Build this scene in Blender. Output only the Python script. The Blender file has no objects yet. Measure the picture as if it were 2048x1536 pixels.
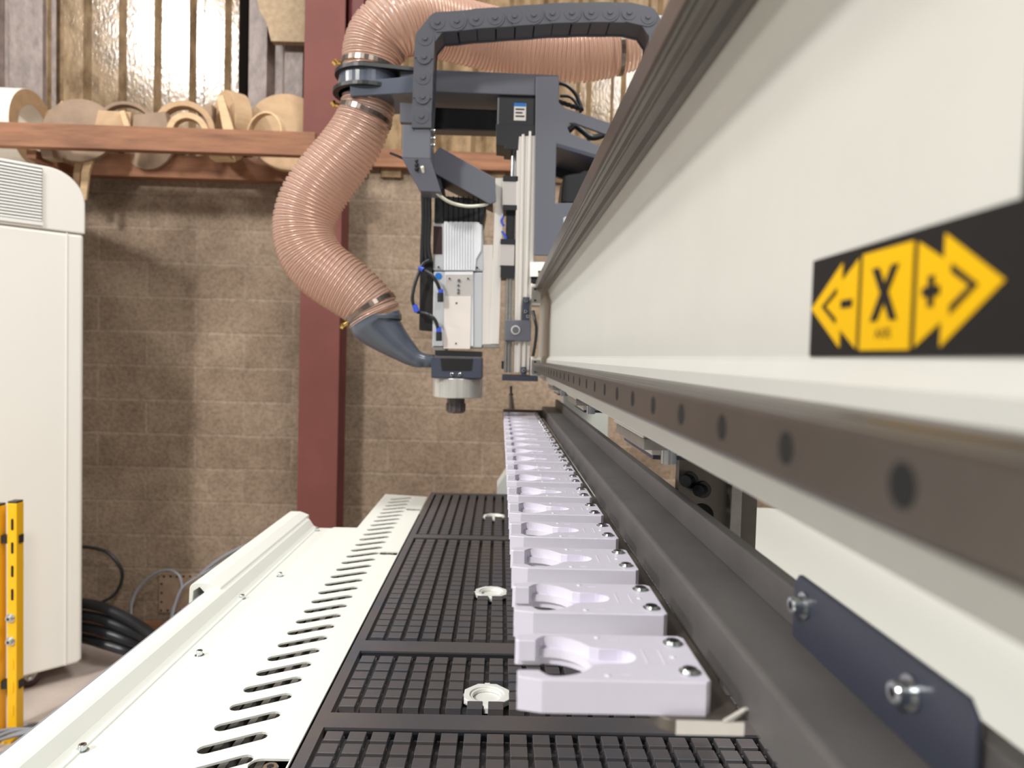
import bpy, bmesh, math, random
from mathutils import Vector, Matrix
random.seed(4)
PI = math.pi
S = bpy.context.scene
COL = S.collection

# ---------------------------------------------------------------- camera
F = 1420.0                      # focal length in pixels of the 2048 x 1536 frame
H = 1.37                        # lens height above the floor
ry = Vector(((1001 - 1024) / F, -(712 - 768) / F, -1)).normalized()
upv = Vector((0.027, 1, 0))
rz = (upv - ry * upv.dot(ry)).normalized()
rx = ry.cross(rz)
cam = bpy.data.objects.new('camera', bpy.data.cameras.new('camera'))
COL.objects.link(cam)
R = Matrix((rx, ry, rz))        # rows: the world axes seen from the camera = camera-to-world rotation
M4 = R.to_4x4(); M4.translation = (0, 0, H)
cam.matrix_world = M4
cam.data.sensor_width = 36
cam.data.lens = F / 2048 * 36
cam.data.clip_start = 0.02
cam.data.dof.use_dof = True
cam.data.dof.focus_distance = 0.8
cam.data.dof.aperture_fstop = 7
S.camera = cam

# ---------------------------------------------------------------- world, lamps, exposure
w = bpy.data.worlds.new('hall'); S.world = w; w.use_nodes = True
bg = w.node_tree.nodes['Background']
bg.inputs[0].default_value = (0.95, 0.97, 1.0, 1); bg.inputs[1].default_value = 0.16
def lamp(name, loc, aim, size, power, col=(1, 0.975, 0.94)):
    l = bpy.data.lights.new(name, 'AREA'); l.shape = 'RECTANGLE'; l.size, l.size_y = size
    l.energy = power; l.color = col
    o = bpy.data.objects.new(name, l); COL.objects.link(o); o.location = loc
    d = Vector(aim) - Vector(loc)
    o.rotation_euler = d.to_track_quat('-Z', 'Y').to_euler()
    return o
lamp('hall_lamp', (-4.9, -4.3, 6.0), (-1.2, 2.0, 1.0), (0.75, 0.9), 540)
lamp('hall_lamp', (2.4, -5.2, 6.0), (0.3, 3.0, 1.5), (1.2, 0.8), 170)
lamp('hall_lamp', (-10.0, -1.0, 5.6), (0.2, 1.5, 1.3), (2.4, 0.8), 345)
lamp('hall_lamp', (-2.6, 0.2, 5.6), (-0.6, 0.9, 0.9), (1.8, 0.6), 90)
lamp('hall_lamp', (1.6, 0.6, 5.6), (0.6, 1.0, 0.9), (1.8, 0.6), 190)
S.view_settings.view_transform = 'Standard'
S.view_settings.look = 'None'
S.view_settings.exposure = 0.0
S.view_settings.gamma = 1.0

# ---------------------------------------------------------------- materials
def srgb(r, g, b):
    f = lambda c: (c / 255 / 12.92) if c / 255 <= 0.04045 else ((c / 255 + 0.055) / 1.055) ** 2.4
    return (f(r), f(g), f(b), 1)
def mat(name, col, rough=0.5, metal=0.0, var=0.0, vscale=30, bump=0.0, bscale=200, alpha=1.0, coat=0.0, col2=None, stretch=None, spec=0.5):
    m = bpy.data.materials.new(name); m.use_nodes = True
    nt = m.node_tree; p = nt.nodes['Principled BSDF']
    p.inputs['Base Color'].default_value = col; p.inputs['Roughness'].default_value = rough
    p.inputs['Metallic'].default_value = metal; p.inputs['Alpha'].default_value = alpha
    p.inputs['Coat Weight'].default_value = coat; p.inputs['Specular IOR Level'].default_value = spec
    if var or col2 or bump:
        tc = nt.nodes.new('ShaderNodeTexCoord'); src = tc.outputs['Object']
        if stretch:
            mp = nt.nodes.new('ShaderNodeMapping'); mp.inputs['Scale'].default_value = stretch
            nt.links.new(src, mp.inputs[0]); src = mp.outputs[0]
    if var or col2:
        n = nt.nodes.new('ShaderNodeTexNoise'); n.inputs['Scale'].default_value = vscale; n.inputs['Detail'].default_value = 6
        n.inputs['Roughness'].default_value = 0.65
        nt.links.new(src, n.inputs['Vector'])
        r = nt.nodes.new('ShaderNodeValToRGB')
        c2 = col2 or tuple(list(c * (1 - var) for c in col[:3]) + [1])
        r.color_ramp.elements[0].position = 0.35; r.color_ramp.elements[1].position = 0.65
        r.color_ramp.elements[0].color = c2; r.color_ramp.elements[1].color = col
        nt.links.new(n.outputs['Fac'], r.inputs[0]); nt.links.new(r.outputs[0], p.inputs['Base Color'])
    if bump:
        n2 = nt.nodes.new('ShaderNodeTexNoise'); n2.inputs['Scale'].default_value = bscale; n2.inputs['Detail'].default_value = 4
        nt.links.new(src, n2.inputs['Vector'])
        b = nt.nodes.new('ShaderNodeBump'); b.inputs['Strength'].default_value = bump; b.inputs['Distance'].default_value = 0.004
        nt.links.new(n2.outputs['Fac'], b.inputs['Height']); nt.links.new(b.outputs[0], p.inputs['Normal'])
    return m
M = {}
M['beam'] = mat('cream_paint', srgb(208, 208, 201), 0.42, bump=0.05, bscale=500, var=0.03, vscale=12)
M['deck'] = mat('white_powder_coat', srgb(215, 217, 210), 0.4, bump=0.02, bscale=700)
M['cab'] = mat('cabinet_paint', srgb(232, 230, 222), 0.4, bump=0.02, bscale=500)
M['steel'] = mat('rail_steel', srgb(150, 138, 128), 0.28, 0.95, var=0.25, vscale=25, stretch=(20, 1, 20))
M['brown_steel'] = mat('oily_rail_face', srgb(112, 106, 102), 0.33, 0.7, var=0.2, vscale=9)
M['zinc'] = mat('zinc_bolt', srgb(205, 210, 212), 0.2, 1.0)
M['silver'] = mat('brushed_aluminium', srgb(226, 221, 214), 0.33, 0.35, var=0.08, vscale=30, stretch=(1, 1, 0.05))
M['alu'] = mat('turned_aluminium', srgb(228, 226, 218), 0.3, 0.6, var=0.25, vscale=35, stretch=(1, 1, 0.03))
M['mill'] = mat('mill_plate', srgb(168, 164, 158), 0.4, 0.7, var=0.2, vscale=60)
M['darkmill'] = mat('dark_plate', srgb(116, 108, 100), 0.45, 0.6, var=0.2, vscale=20)
M['grey'] = mat('slate_grey_paint', srgb(92, 94, 104), 0.42, bump=0.05, bscale=500)
M['bluegrey'] = mat('blue_grey_paint', srgb(58, 62, 76), 0.4, bump=0.03, bscale=500)
M['bar'] = mat('black_steel_bar', srgb(106, 103, 102), 0.5, 0.25, var=0.18, vscale=14, bump=0.08, bscale=400)
M['nozzle'] = mat('nozzle_plastic', srgb(86, 92, 104), 0.22, var=0.05)
M['black'] = mat('black_plastic', srgb(30, 31, 34), 0.4)
M['gloss'] = mat('gloss_black', srgb(20, 20, 22), 0.15)
M['cable'] = mat('cable_rubber', srgb(34, 36, 40), 0.35)
M['chain'] = mat('chain_plastic', srgb(66, 68, 76), 0.45, bump=0.03)
M['fork'] = mat('fork_plastic', srgb(224, 220, 234), 0.32, var=0.03, vscale=40)
M['white'] = mat('white_plastic', srgb(236, 235, 230), 0.35)
M['plug'] = mat('plug_plastic', srgb(240, 240, 234), 0.35)
M['pad'] = mat('phenolic_board', srgb(76, 77, 83), 0.42, col2=srgb(88, 82, 80), vscale=9, bump=0.05, bscale=300)
M['padlow'] = mat('gasket_rubber', srgb(40, 41, 46), 0.5)
M['spindle'] = mat('spindle_housing', srgb(228, 230, 234), 0.35, 0.2)
M['spgrey'] = mat('spindle_panel', srgb(186, 189, 192), 0.4, 0.2)
M['plate'] = mat('cover_plate', srgb(218, 210, 203), 0.4, 0.15)
M['plate2'] = mat('cover_plate_grey', srgb(186, 182, 178), 0.4, 0.3)
M['brown'] = mat('dark_label', srgb(48, 32, 30), 0.35)
M['blue'] = mat('blue_fitting', srgb(50, 80, 190), 0.35)
M['bluedot'] = mat('blue_dot', srgb(20, 105, 185), 0.4)
M['yellow'] = mat('yellow_paint', srgb(240, 184, 14), 0.35)
M['signy'] = mat('sign_yellow', srgb(232, 182, 0), 0.5, spec=0.3)
M['signk'] = mat('sign_black', srgb(30, 29, 29), 0.5, spec=0.3)
M['brass'] = mat('brass', srgb(225, 195, 110), 0.2, 1.0)
M['tube'] = mat('cream_tube', srgb(226, 224, 205), 0.3)
M['greycable'] = mat('grey_cable', srgb(132, 134, 140), 0.45)
M['column'] = mat('red_oxide_paint', srgb(114, 62, 54), 0.7, var=0.15, vscale=6, bump=0.1, bscale=60)
M['column2'] = mat('dark_red_paint', srgb(96, 34, 32), 0.5)
M['timber'] = mat('stained_timber', srgb(154, 106, 76), 0.7, col2=srgb(114, 76, 52), vscale=8, stretch=(0.35, 1, 3), bump=0.15, bscale=60)
M['mdf'] = mat('dusty_fibreboard', srgb(196, 164, 128), 0.75, var=0.15, vscale=20, bump=0.1, bscale=80)
M['mdf2'] = mat('pale_plywood', srgb(222, 190, 148), 0.7, var=0.2, vscale=14, stretch=(1, 1, 5))
M['grain'] = mat('grey_brown_board', srgb(158, 134, 112), 0.75, var=0.2, vscale=14)
M['whiteface'] = mat('white_melamine', srgb(236, 228, 214), 0.5, var=0.05)
M['insul'] = mat('fibre_insulation', srgb(176, 154, 126), 0.9, var=0.25, vscale=40, bump=0.5, bscale=60)
M['darkwood'] = mat('dark_gap', srgb(60, 48, 40), 0.8)
M['dark'] = mat('dark_void', srgb(18, 17, 17), 0.8)
M['rubber'] = mat('maroon_wheel', srgb(66, 34, 38), 0.4)
M['floor'] = mat('dusty_concrete', srgb(196, 182, 172), 0.75, var=0.15, vscale=4, bump=0.1, bscale=40)
M['sheet'] = mat('tan_glossy_sheet', srgb(158, 134, 104), 0.13, col2=srgb(110, 90, 66), vscale=16, bump=0.17, bscale=80, stretch=(1, 1, 0.5), spec=0.42)
M['sheetgrey'] = mat('grey_dirty_sheet', srgb(140, 124, 116), 0.45, col2=srgb(104, 90, 84), vscale=18, bump=0.5, bscale=45, stretch=(1, 1, 0.6))

def wall_mat():
    m = bpy.data.materials.new('painted_blockwork'); m.use_nodes = True
    nt = m.node_tree; p = nt.nodes['Principled BSDF']; N = nt.nodes.new; Lk = nt.links.new
    p.inputs['Roughness'].default_value = 0.8
    tc = N('ShaderNodeTexCoord'); sep = N('ShaderNodeSeparateXYZ'); Lk(tc.outputs['Object'], sep.inputs[0])
    cmb = N('ShaderNodeCombineXYZ'); Lk(sep.outputs[0], cmb.inputs[0]); Lk(sep.outputs[2], cmb.inputs[1])
    mp = N('ShaderNodeMapping'); mp.inputs['Location'].default_value = (0.07, 0.02, 0); Lk(cmb.outputs[0], mp.inputs[0])
    nz = N('ShaderNodeTexNoise'); nz.inputs['Scale'].default_value = 5; nz.inputs['Detail'].default_value = 3; Lk(tc.outputs['Object'], nz.inputs['Vector'])
    mx = N('ShaderNodeVectorMath'); mx.operation = 'MULTIPLY_ADD'; mx.inputs[1].default_value = (0.01, 0.012, 0)
    Lk(nz.outputs['Color'], mx.inputs[0]); Lk(mp.outputs[0], mx.inputs[2])
    br = N('ShaderNodeTexBrick'); br.inputs['Scale'].default_value = 1; br.inputs['Brick Width'].default_value = 0.46
    br.inputs['Row Height'].default_value = 0.163; br.inputs['Mortar Size'].default_value = 0.009; br.inputs['Mortar Smooth'].default_value = 0.7
    br.inputs['Color1'].default_value = srgb(158, 142, 124); br.inputs['Color2'].default_value = srgb(147, 130, 112); br.inputs['Mortar'].default_value = srgb(160, 145, 128)
    Lk(mx.outputs[0], br.inputs['Vector'])
    n2 = N('ShaderNodeTexNoise'); n2.inputs['Scale'].default_value = 3.2; n2.inputs['Detail'].default_value = 8; n2.inputs['Roughness'].default_value = 0.7
    Lk(tc.outputs['Object'], n2.inputs['Vector'])
    rp = N('ShaderNodeValToRGB'); rp.color_ramp.elements[0].position = 0.3; rp.color_ramp.elements[1].position = 0.7
    rp.color_ramp.elements[0].color = (0.62, 0.57, 0.52, 1); rp.color_ramp.elements[1].color = (1.12, 1.08, 1.05, 1)
    Lk(n2.outputs['Fac'], rp.inputs[0])
    mu = N('ShaderNodeMix'); mu.data_type = 'RGBA'; mu.blend_type = 'MULTIPLY'; mu.inputs['Factor'].default_value = 1
    Lk(br.outputs['Color'], mu.inputs['A']); Lk(rp.outputs[0], mu.inputs['B'])
    n3 = N('ShaderNodeTexNoise'); n3.inputs['Scale'].default_value = 70; n3.inputs['Detail'].default_value = 5; Lk(tc.outputs['Object'], n3.inputs['Vector'])
    rp3 = N('ShaderNodeValToRGB'); rp3.color_ramp.elements[0].position = 0.25; rp3.color_ramp.elements[1].position = 0.62
    rp3.color_ramp.elements[0].color = (0.62, 0.6, 0.58, 1); rp3.color_ramp.elements[1].color = (1, 1, 1, 1); Lk(n3.outputs['Fac'], rp3.inputs[0])
    mu2 = N('ShaderNodeMix'); mu2.data_type = 'RGBA'; mu2.blend_type = 'MULTIPLY'; mu2.inputs['Factor'].default_value = 1
    Lk(mu.outputs['Result'], mu2.inputs['A']); Lk(rp3.outputs[0], mu2.inputs['B'])
    Lk(mu2.outputs['Result'], p.inputs['Base Color'])
    ad = N('ShaderNodeMath'); ad.operation = 'MULTIPLY_ADD'; ad.inputs[1].default_value = -0.5
    Lk(br.outputs['Fac'], ad.inputs[0]); Lk(n3.outputs['Fac'], ad.inputs[2])
    b = N('ShaderNodeBump'); b.inputs['Strength'].default_value = 0.5; b.inputs['Distance'].default_value = 0.006
    Lk(ad.outputs[0], b.inputs['Height']); Lk(b.outputs[0], p.inputs['Normal'])
    return m
M['block'] = wall_mat()

def hose_mat():
    m = bpy.data.materials.new('clear_pink_hose'); m.use_nodes = True
    nt = m.node_tree; p = nt.nodes['Principled BSDF']; out = nt.nodes['Material Output']
    p.inputs['Base Color'].default_value = srgb(230, 202, 188); p.inputs['Roughness'].default_value = 0.18
    tr = nt.nodes.new('ShaderNodeBsdfTransparent'); tr.inputs[0].default_value = srgb(250, 240, 230)
    tl = nt.nodes.new('ShaderNodeBsdfTranslucent'); tl.inputs[0].default_value = srgb(238, 216, 198)
    m1 = nt.nodes.new('ShaderNodeMixShader'); m1.inputs[0].default_value = 0.3
    m2 = nt.nodes.new('ShaderNodeMixShader'); m2.inputs[0].default_value = 0.42
    nt.links.new(p.outputs[0], m1.inputs[1]); nt.links.new(tl.outputs[0], m1.inputs[2])
    nt.links.new(m1.outputs[0], m2.inputs[1]); nt.links.new(tr.outputs[0], m2.inputs[2])
    nt.links.new(m2.outputs[0], out.inputs[0])
    return m
M['hose'] = hose_mat()
M['wire'] = mat('copper_wire', srgb(218, 178, 158), 0.22, 0.25)

# ---------------------------------------------------------------- helpers
def U(px, py, Y):
    """The point at depth Y (metres along the machine) seen at pixel px, py."""
    r = R @ Vector(((px - 1024) / F, -(py - 768) / F, -1))
    return Vector((0, 0, H)) + r * (Y / r.y)
def UZ(px, py, Z):
    r = R @ Vector(((px - 1024) / F, -(py - 768) / F, -1))
    return Vector((0, 0, H)) + r * ((Z - H) / r.z)
def shift_of(par):
    v = Vector((0, 0, 0))
    while par is not None:
        v += par.location; par = par.parent
    return v
def obj(name, bm, m, parent=None, bevel=0.0, seg=2, smooth=False, label=None):
    if parent is not None:
        bmesh.ops.translate(bm, verts=bm.verts, vec=-shift_of(parent))
    bmesh.ops.recalc_face_normals(bm, faces=bm.faces)
    me = bpy.data.meshes.new(name); bm.to_mesh(me); bm.free()
    me.materials.append(M[m] if isinstance(m, str) else m)
    if smooth:
        for p in me.polygons: p.use_smooth = True
    o = bpy.data.objects.new(name, me); COL.objects.link(o)
    if parent is not None: o.parent = parent
    if bevel:
        b = o.modifiers.new('bevel', 'BEVEL'); b.width = bevel; b.segments = seg; b.limit_method = 'ANGLE'; b.angle_limit = math.radians(40)
    if label: o['label'] = label
    return o
def thing(name, label, cat, loc=(0, 0, 0), group=None, kind=None):
    o = bpy.data.objects.new(name, None); COL.objects.link(o); o.location = loc; o.empty_display_size = 0.05
    o['label'] = label; o['category'] = cat
    if group: o['group'] = group
    if kind: o['kind'] = kind
    return o
def tag(o, label, cat, group=None, kind=None):
    o['label'] = label; o['category'] = cat
    if group: o['group'] = group
    if kind: o['kind'] = kind
    return o
def ground(o, par_z=None): return o
def BM(): return bmesh.new()
def box(bm, x0, x1, y0, y1, z0, z1):
    v = [bm.verts.new(c) for c in ((x0, y0, z0), (x1, y0, z0), (x1, y1, z0), (x0, y1, z0), (x0, y0, z1), (x1, y0, z1), (x1, y1, z1), (x0, y1, z1))]
    for f in ((3, 2, 1, 0), (4, 5, 6, 7), (0, 1, 5, 4), (1, 2, 6, 5), (2, 3, 7, 6), (3, 0, 4, 7)):
        bm.faces.new([v[i] for i in f])
    return bm
def bx(*a): return box(BM(), *a)
def prism(bm, pts, vec):
    """A closed polygon of 3-D points swept along vec."""
    vec = Vector(vec)
    a = [bm.verts.new(p) for p in pts]; b = [bm.verts.new(Vector(p) + vec) for p in pts]
    n = len(a)
    bm.faces.new(a[::-1]); bm.faces.new(b)
    for i in range(n): bm.faces.new((a[i], a[(i + 1) % n], b[(i + 1) % n], b[i]))
    return bm
def pxp(pts, y0, y1, bm=None):
    """An outline standing at depth y0, with its thickness going back to y1."""
    return prism(bm or BM(), [U(x, y, y0) for x, y in pts], (0, y1 - y0, 0))
def rect(x0, y0, x1, y1): return [(x0, y0), (x1, y0), (x1, y1), (x0, y1)]
def pbox(x0, y0, x1, y1, Y0, Y1, bm=None):
    """An upright box whose front face spans those pixels at depth Y0."""
    a = U(x0, y0, Y0); b = U(x1, y1, Y0); c = U(x0, y1, Y0); d = U(x1, y0, Y0)
    X0 = (a.x + c.x) / 2; X1 = (b.x + d.x) / 2; Z1 = (a.z + d.z) / 2; Z0 = (b.z + c.z) / 2
    return box(bm or BM(), X0, X1, Y0, Y1, Z0, Z1)
def ext_y(prof, y0, y1, bm=None):
    return prism(bm or BM(), [(x, y0, z) for x, z in prof], (0, y1 - y0, 0))
def ext_z(pts, z0, z1, bm=None):
    return prism(bm or BM(), [(x, y, z0) for x, y in pts], (0, 0, z1 - z0))
def cyl(bm, p0, p1, r0, r1=None, n=24, caps=True):
    p0, p1 = Vector(p0), Vector(p1); r1 = r0 if r1 is None else r1
    d = (p1 - p0).normalized(); a = d.orthogonal().normalized(); b = d.cross(a)
    A, B = [], []
    for i in range(n):
        t = 2 * PI * i / n; u = a * math.cos(t) + b * math.sin(t)
        A.append(bm.verts.new(p0 + u * r0)); B.append(bm.verts.new(p1 + u * r1))
    for i in range(n): bm.faces.new((A[i], A[(i + 1) % n], B[(i + 1) % n], B[i]))
    if caps: bm.faces.new(A[::-1]); bm.faces.new(B)
    return bm
def catmull(P, per=12):
    P = [Vector(p) for p in P]; out = []
    Q = [P[0] * 2 - P[1]] + P + [P[-1] * 2 - P[-2]]
    for i in range(1, len(Q) - 2):
        a, b, c, d = Q[i - 1:i + 3]
        for k in range(per):
            t = k / per
            out.append(0.5 * ((2 * b) + (c - a) * t + (2 * a - 5 * b + 4 * c - d) * t * t + (3 * b - a - 3 * c + d) * t ** 3))
    out.append(P[-1]); return out
def frames(path):
    n = len(path); fr = []; ref = None
    for i in range(n):
        t = (path[min(i + 1, n - 1)] - path[max(i - 1, 0)]).normalized()
        if ref is None:
            ref = t.orthogonal()
            if abs(t.y) < 0.8: ref = Vector((0, 1, 0))
        a = (ref - t * ref.dot(t)).normalized(); ref = a
        fr.append((t, a, t.cross(a)))
    return fr
def sweep(bm, path, rad, n=12, caps=True):
    fr = frames(path); rings = []
    for i, p in enumerate(path):
        r = rad[i] if isinstance(rad, (list, tuple)) else rad
        _, a, b = fr[i]
        rings.append([bm.verts.new(p + (a * math.cos(2 * PI * k / n) + b * math.sin(2 * PI * k / n)) * r) for k in range(n)])
    for i in range(len(rings) - 1):
        for k in range(n):
            bm.faces.new((rings[i][k], rings[i][(k + 1) % n], rings[i + 1][(k + 1) % n], rings[i + 1][k]))
    if caps: bm.faces.new(rings[0][::-1]); bm.faces.new(rings[-1])
    return bm
def tube(pts, r, per=10, n=10, bm=None): return sweep(bm or BM(), catmull(pts, per), r, n)
def arc(cx, cy, r, a0, a1, n):
    return [(cx + r * math.cos(math.radians(a0 + (a1 - a0) * i / n)), cy + r * math.sin(math.radians(a0 + (a1 - a0) * i / n))) for i in range(n + 1)]
def holed(outer, holes, z0, z1):
    """A flat plate between z0 and z1 with through holes."""
    bm = BM(); ed = []
    for loop in [outer] + holes:
        v = [bm.verts.new((x, y, z1)) for x, y in loop]
        ed += [bm.edges.new((v[i], v[(i + 1) % len(v)])) for i in range(len(v))]
    bmesh.ops.triangle_fill(bm, use_beauty=True, use_dissolve=False, edges=ed)
    g = bmesh.ops.extrude_face_region(bm, geom=bm.faces[:])
    bmesh.ops.translate(bm, verts=[e for e in g['geom'] if isinstance(e, bmesh.types.BMVert)], vec=(0, 0, z0 - z1))
    return bm
def capsule(x0, y0, x1, y1, r, n=8):
    d = math.degrees(math.atan2(y1 - y0, x1 - x0))
    return arc(x1, y1, r, d - 90, d + 90, n) + arc(x0, y0, r, d + 90, d + 270, n)
def cap_screw(name, p, axis, r, h, parent, m='zinc', washer=True):
    """A socket-head screw with its washer, head pointing along axis."""
    bm = BM(); p = Vector(p); ax = Vector(axis).normalized()
    if washer: cyl(bm, p, p + ax * h * 0.18, r * 1.5, n=24)
    cyl(bm, p + ax * h * 0.18, p + ax * h * 0.9, r, n=24); cyl(bm, p + ax * h * 0.9, p + ax * h, r, r * 0.88, n=24)
    o = obj(name, bm, m, parent)
    s = BM(); cyl(s, p + ax * h * 0.98, p + ax * h * 1.01, r * 0.5, n=6); obj('socket', s, 'dark', o)
    return o

# ---------------------------------------------------------------- the hall
YW = 3.42; FZ = -0.01
o = obj('floor', bx(-7, 5, -7, YW + 0.3, FZ - 0.2, FZ), 'floor'); o['kind'] = 'structure'
o = obj('wall_back', bx(-5, 4, YW, YW + 0.25, FZ, 2.27), 'block'); o['kind'] = 'structure'
def corrugated(x0, x1, y, z0, z1, pitch, pan, depth):
    prof = []; x = x0
    s = (pitch - pan) * 0.28
    while x < x1:
        prof += [(x, y), (x + pan, y), (x + pan + s, y + depth), (x + pitch - s, y + depth)]
        x += pitch
    bm = BM()
    A = [bm.verts.new((a, b, z0)) for a, b in prof]; B = [bm.verts.new((a, b, z1)) for a, b in prof]
    C2 = [bm.verts.new((a, b + 0.003, z0)) for a, b in prof]; D = [bm.verts.new((a, b + 0.003, z1)) for a, b in prof]
    n = len(prof)
    for i in range(n - 1):
        bm.faces.new((A[i], A[i + 1], B[i + 1], B[i])); bm.faces.new((C2[i + 1], C2[i], D[i], D[i + 1]))
        bm.faces.new((A[i + 1], A[i], C2[i], C2[i + 1])); bm.faces.new((B[i], B[i + 1], D[i + 1], D[i]))
    bm.faces.new((A[0], B[0], D[0], C2[0])); bm.faces.new((A[-1], C2[-1], D[-1], B[-1]))
    return bm
xs = [U(62, 100, YW).x, U(486, 100, YW).x, U(700, 100, YW).x]
o = obj('wall_upper', corrugated(xs[0], xs[1] - 0.12, YW - 0.02, 2.2, 4.6, 0.1635, 0.09, 0.035), 'sheet'); o['kind'] = 'structure'
o = obj('wall_upper_right', corrugated(xs[2], 3.0, YW - 0.02, 2.2, 4.6, 0.1635, 0.09, 0.035), 'sheet'); o['kind'] = 'structure'
o = obj('wall_upper_left', corrugated(-4.2, xs[0] + 0.01, YW - 0.035, 2.2, 4.6, 0.21, 0.15, 0.03), 'sheetgrey'); o['kind'] = 'structure'
o = obj('wall_upper_middle', corrugated(xs[1] + 0.02, xs[2] - 0.1, YW + 0.02, 2.2, 4.6, 0.17, 0.085, 0.05), 'sheetgrey'); o['kind'] = 'structure'
o = obj('wall_outer', bx(-5, 4, YW + 0.13, YW + 0.25, 2.27, 4.7), 'darkwood'); o['kind'] = 'structure'
o = obj('trim_1', bx(-0.72, 3.0, YW - 0.05, YW + 0.02, U(730, 337, YW).z, U(730, 303, YW).z), 'timber'); o['kind'] = 'structure'

t = thing('steel_column', 'red oxide painted steel column against the block wall', 'column', (-0.83, 3.33, FZ), kind='structure')
cx0, cx1 = -0.918, -0.738
obj('flange', bx(cx0, cx1, 3.26, 3.275, FZ, 4.6), 'column', t)
bm = bx(-0.833, -0.823, 3.275, 3.405, FZ, 4.6); box(bm, cx0, cx1, 3.405, 3.418, FZ, 4.6); obj('web', bm, 'column', t)
p = [U(697, 65, 3.3), U(727, 50, 3.3), U(729, -160, 3.3), U(700, -160, 3.3)]
obj('brace', prism(BM(), p, (0, 0.08, 0)), 'column2', t, label='dark red brace beside the flange')
p = [(533, -120), (620, -120), (620, 84), (542, 82), (533, 45), (518, 20), (510, -30)]
tag(obj('insulation_board', pxp(p, 3.38, 3.425), 'insul'), 'torn tan fibre board hanging on the wall left of the red column', 'board')

# shelf of two rails with wooden formers lying across them
t = thing('timber_shelf', 'brown timber shelf rail on the back wall full of wooden rings', 'shelf', (-1.55, 3.3, 2.2))
SY = 3.03; sxe = U(630, 290, SY).x; sz0 = U(300, 301, SY).z; sz1 = U(300, 253, SY).z
obj('front_board', bx(-3.2, sxe, SY, SY + 0.045, sz0, sz1), 'timber', t, 0.003)
obj('back_board', bx(-3.2, -0.93, YW - 0.06, YW - 0.001, 2.155, 2.26), 'timber', t, 0.003)
obj('brace_board', bx(-2.03, -1.99, SY + 0.045, YW - 0.06, 2.15, sz0), 'timber', t, 0.002)
def former(name, label, cat, px, py, Y, R0, Ri, thick, yaw, tilt=0, m='mdf', a0=0, a1=360, edge=None, grp='wooden formers on the timber shelf'):
    """A ring, disc or arc of board; its axis starts along -Y and is then turned by yaw and tilt."""
    c = U(px, py, Y); n = 40; bm = BM()
    full = abs(a1 - a0) >= 360
    outer = arc(0, 0, R0, a0, a1, n); inner = arc(0, 0, Ri, a0, a1, n) if Ri > 0 else None
    if full: outer = outer[:-1]; inner = inner[:-1] if inner else None
    mt = Matrix.Translation(c) @ Matrix.Rotation(math.radians(yaw), 4, 'Z') @ Matrix.Rotation(math.radians(tilt), 4, 'X')
    P = lambda q, d: mt @ Vector((q[0], d, q[1]))
    if inner and full:
        k = len(outer)
        V = [[bm.verts.new(P(q, d)) for q in lp] for lp in (outer, inner) for d in (-thick / 2, thick / 2)]
        for i in range(k):
            j = (i + 1) % k
            bm.faces.new((V[0][i], V[0][j], V[1][j], V[1][i])); bm.faces.new((V[2][j], V[2][i], V[3][i], V[3][j]))
            bm.faces.new((V[0][j], V[0][i], V[2][i], V[2][j])); bm.faces.new((V[1][i], V[1][j], V[3][j], V[3][i]))
    else:
        loop = outer + (inner[::-1] if inner else [])
        prism(bm, [P(q, -thick / 2) for q in loop], mt.to_3x3() @ Vector((0, thick, 0)))
    o = obj(name, bm, m, None, 0.002)
    if m == 'whiteface':
        o.data.materials.append(M['mdf']); ax = mt.to_3x3() @ Vector((0, 1, 0))
        for f in o.data.polygons:
            if abs(f.normal.dot(ax)) > 0.7: f.material_index = 1
    return tag(o, label, cat, grp)
former('wooden_ring', 'thick white-rimmed wooden ring at the left end of the timber shelf', 'ring', 38, 256, 3.235, 0.165, 0.1, 0.12, 92, 0, 'whiteface')
former('wooden_disc', 'grey brown wooden disc standing beside the thick white-rimmed ring', 'disc', 160, 262, 3.25, 0.15, 0, 0.022, 10, -12, 'grain')
former('wooden_disc', 'tan wooden disc leaning behind the dark arc on the shelf', 'disc', 300, 285, 3.365, 0.13, 0, 0.02, -8, -4, 'grain')
former('wooden_arc', 'dark thin arched former on the shelf right of the grey brown disc', 'arc', 256, 262, 3.305, 0.125, 0.11, 0.05, 15, 0, 'grain', 0, 180)
former('wooden_arc', 'wide pale curved former with a thin rim on the shelf below the corrugated glare', 'arc', 372, 262, 3.22, 0.125, 0.1, 0.06, 12, 0, 'mdf', 0, 180)
former('wooden_arc', 'small pale curved former nested inside the wide curved former', 'arc', 378, 268, 3.14, 0.085, 0.06, 0.05, 12, 0, 'mdf2', 10, 180)
former('wooden_ring', 'thick tan wooden ring leaning over beside the large pale disc', 'ring', 462, 252, 3.24, 0.145, 0.085, 0.075, -48, 0, 'mdf')
former('wooden_disc', 'large pale round board standing on the shelf next to the red column', 'disc', 577, 266, 3.30, 0.18, 0, 0.025, 14, -8, 'mdf')
former('wooden_hoop', 'thin wooden hoop lying in front of the large pale round board', 'hoop', 532, 272, 3.12, 0.1, 0.092, 0.03, -25, 0, 'mdf2', 0, 180)
def block(name, label, pts, Y0, Y1, m, grp='wooden formers on the timber shelf'):
    return tag(obj(name, pxp(pts, Y0, Y1), m, None, 0.003), label, 'block', grp)
block('wooden_block', 'light end-grain wooden wedge beside the grey brown disc', [(106, 262), (108, 218), (124, 200), (126, 262)], 3.26, 3.36, 'mdf2')
block('wooden_block', 'reddish wooden offcut right of the thick white-rimmed ring', [(78, 262), (92, 222), (106, 216), (106, 262)], 3.28, 3.38, 'mdf')
block('wooden_block', 'low boxy tan former under the dark arch on the shelf', [(186, 262), (196, 220), (262, 224), (258, 262)], 3.12, 3.2, 'mdf')
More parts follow.
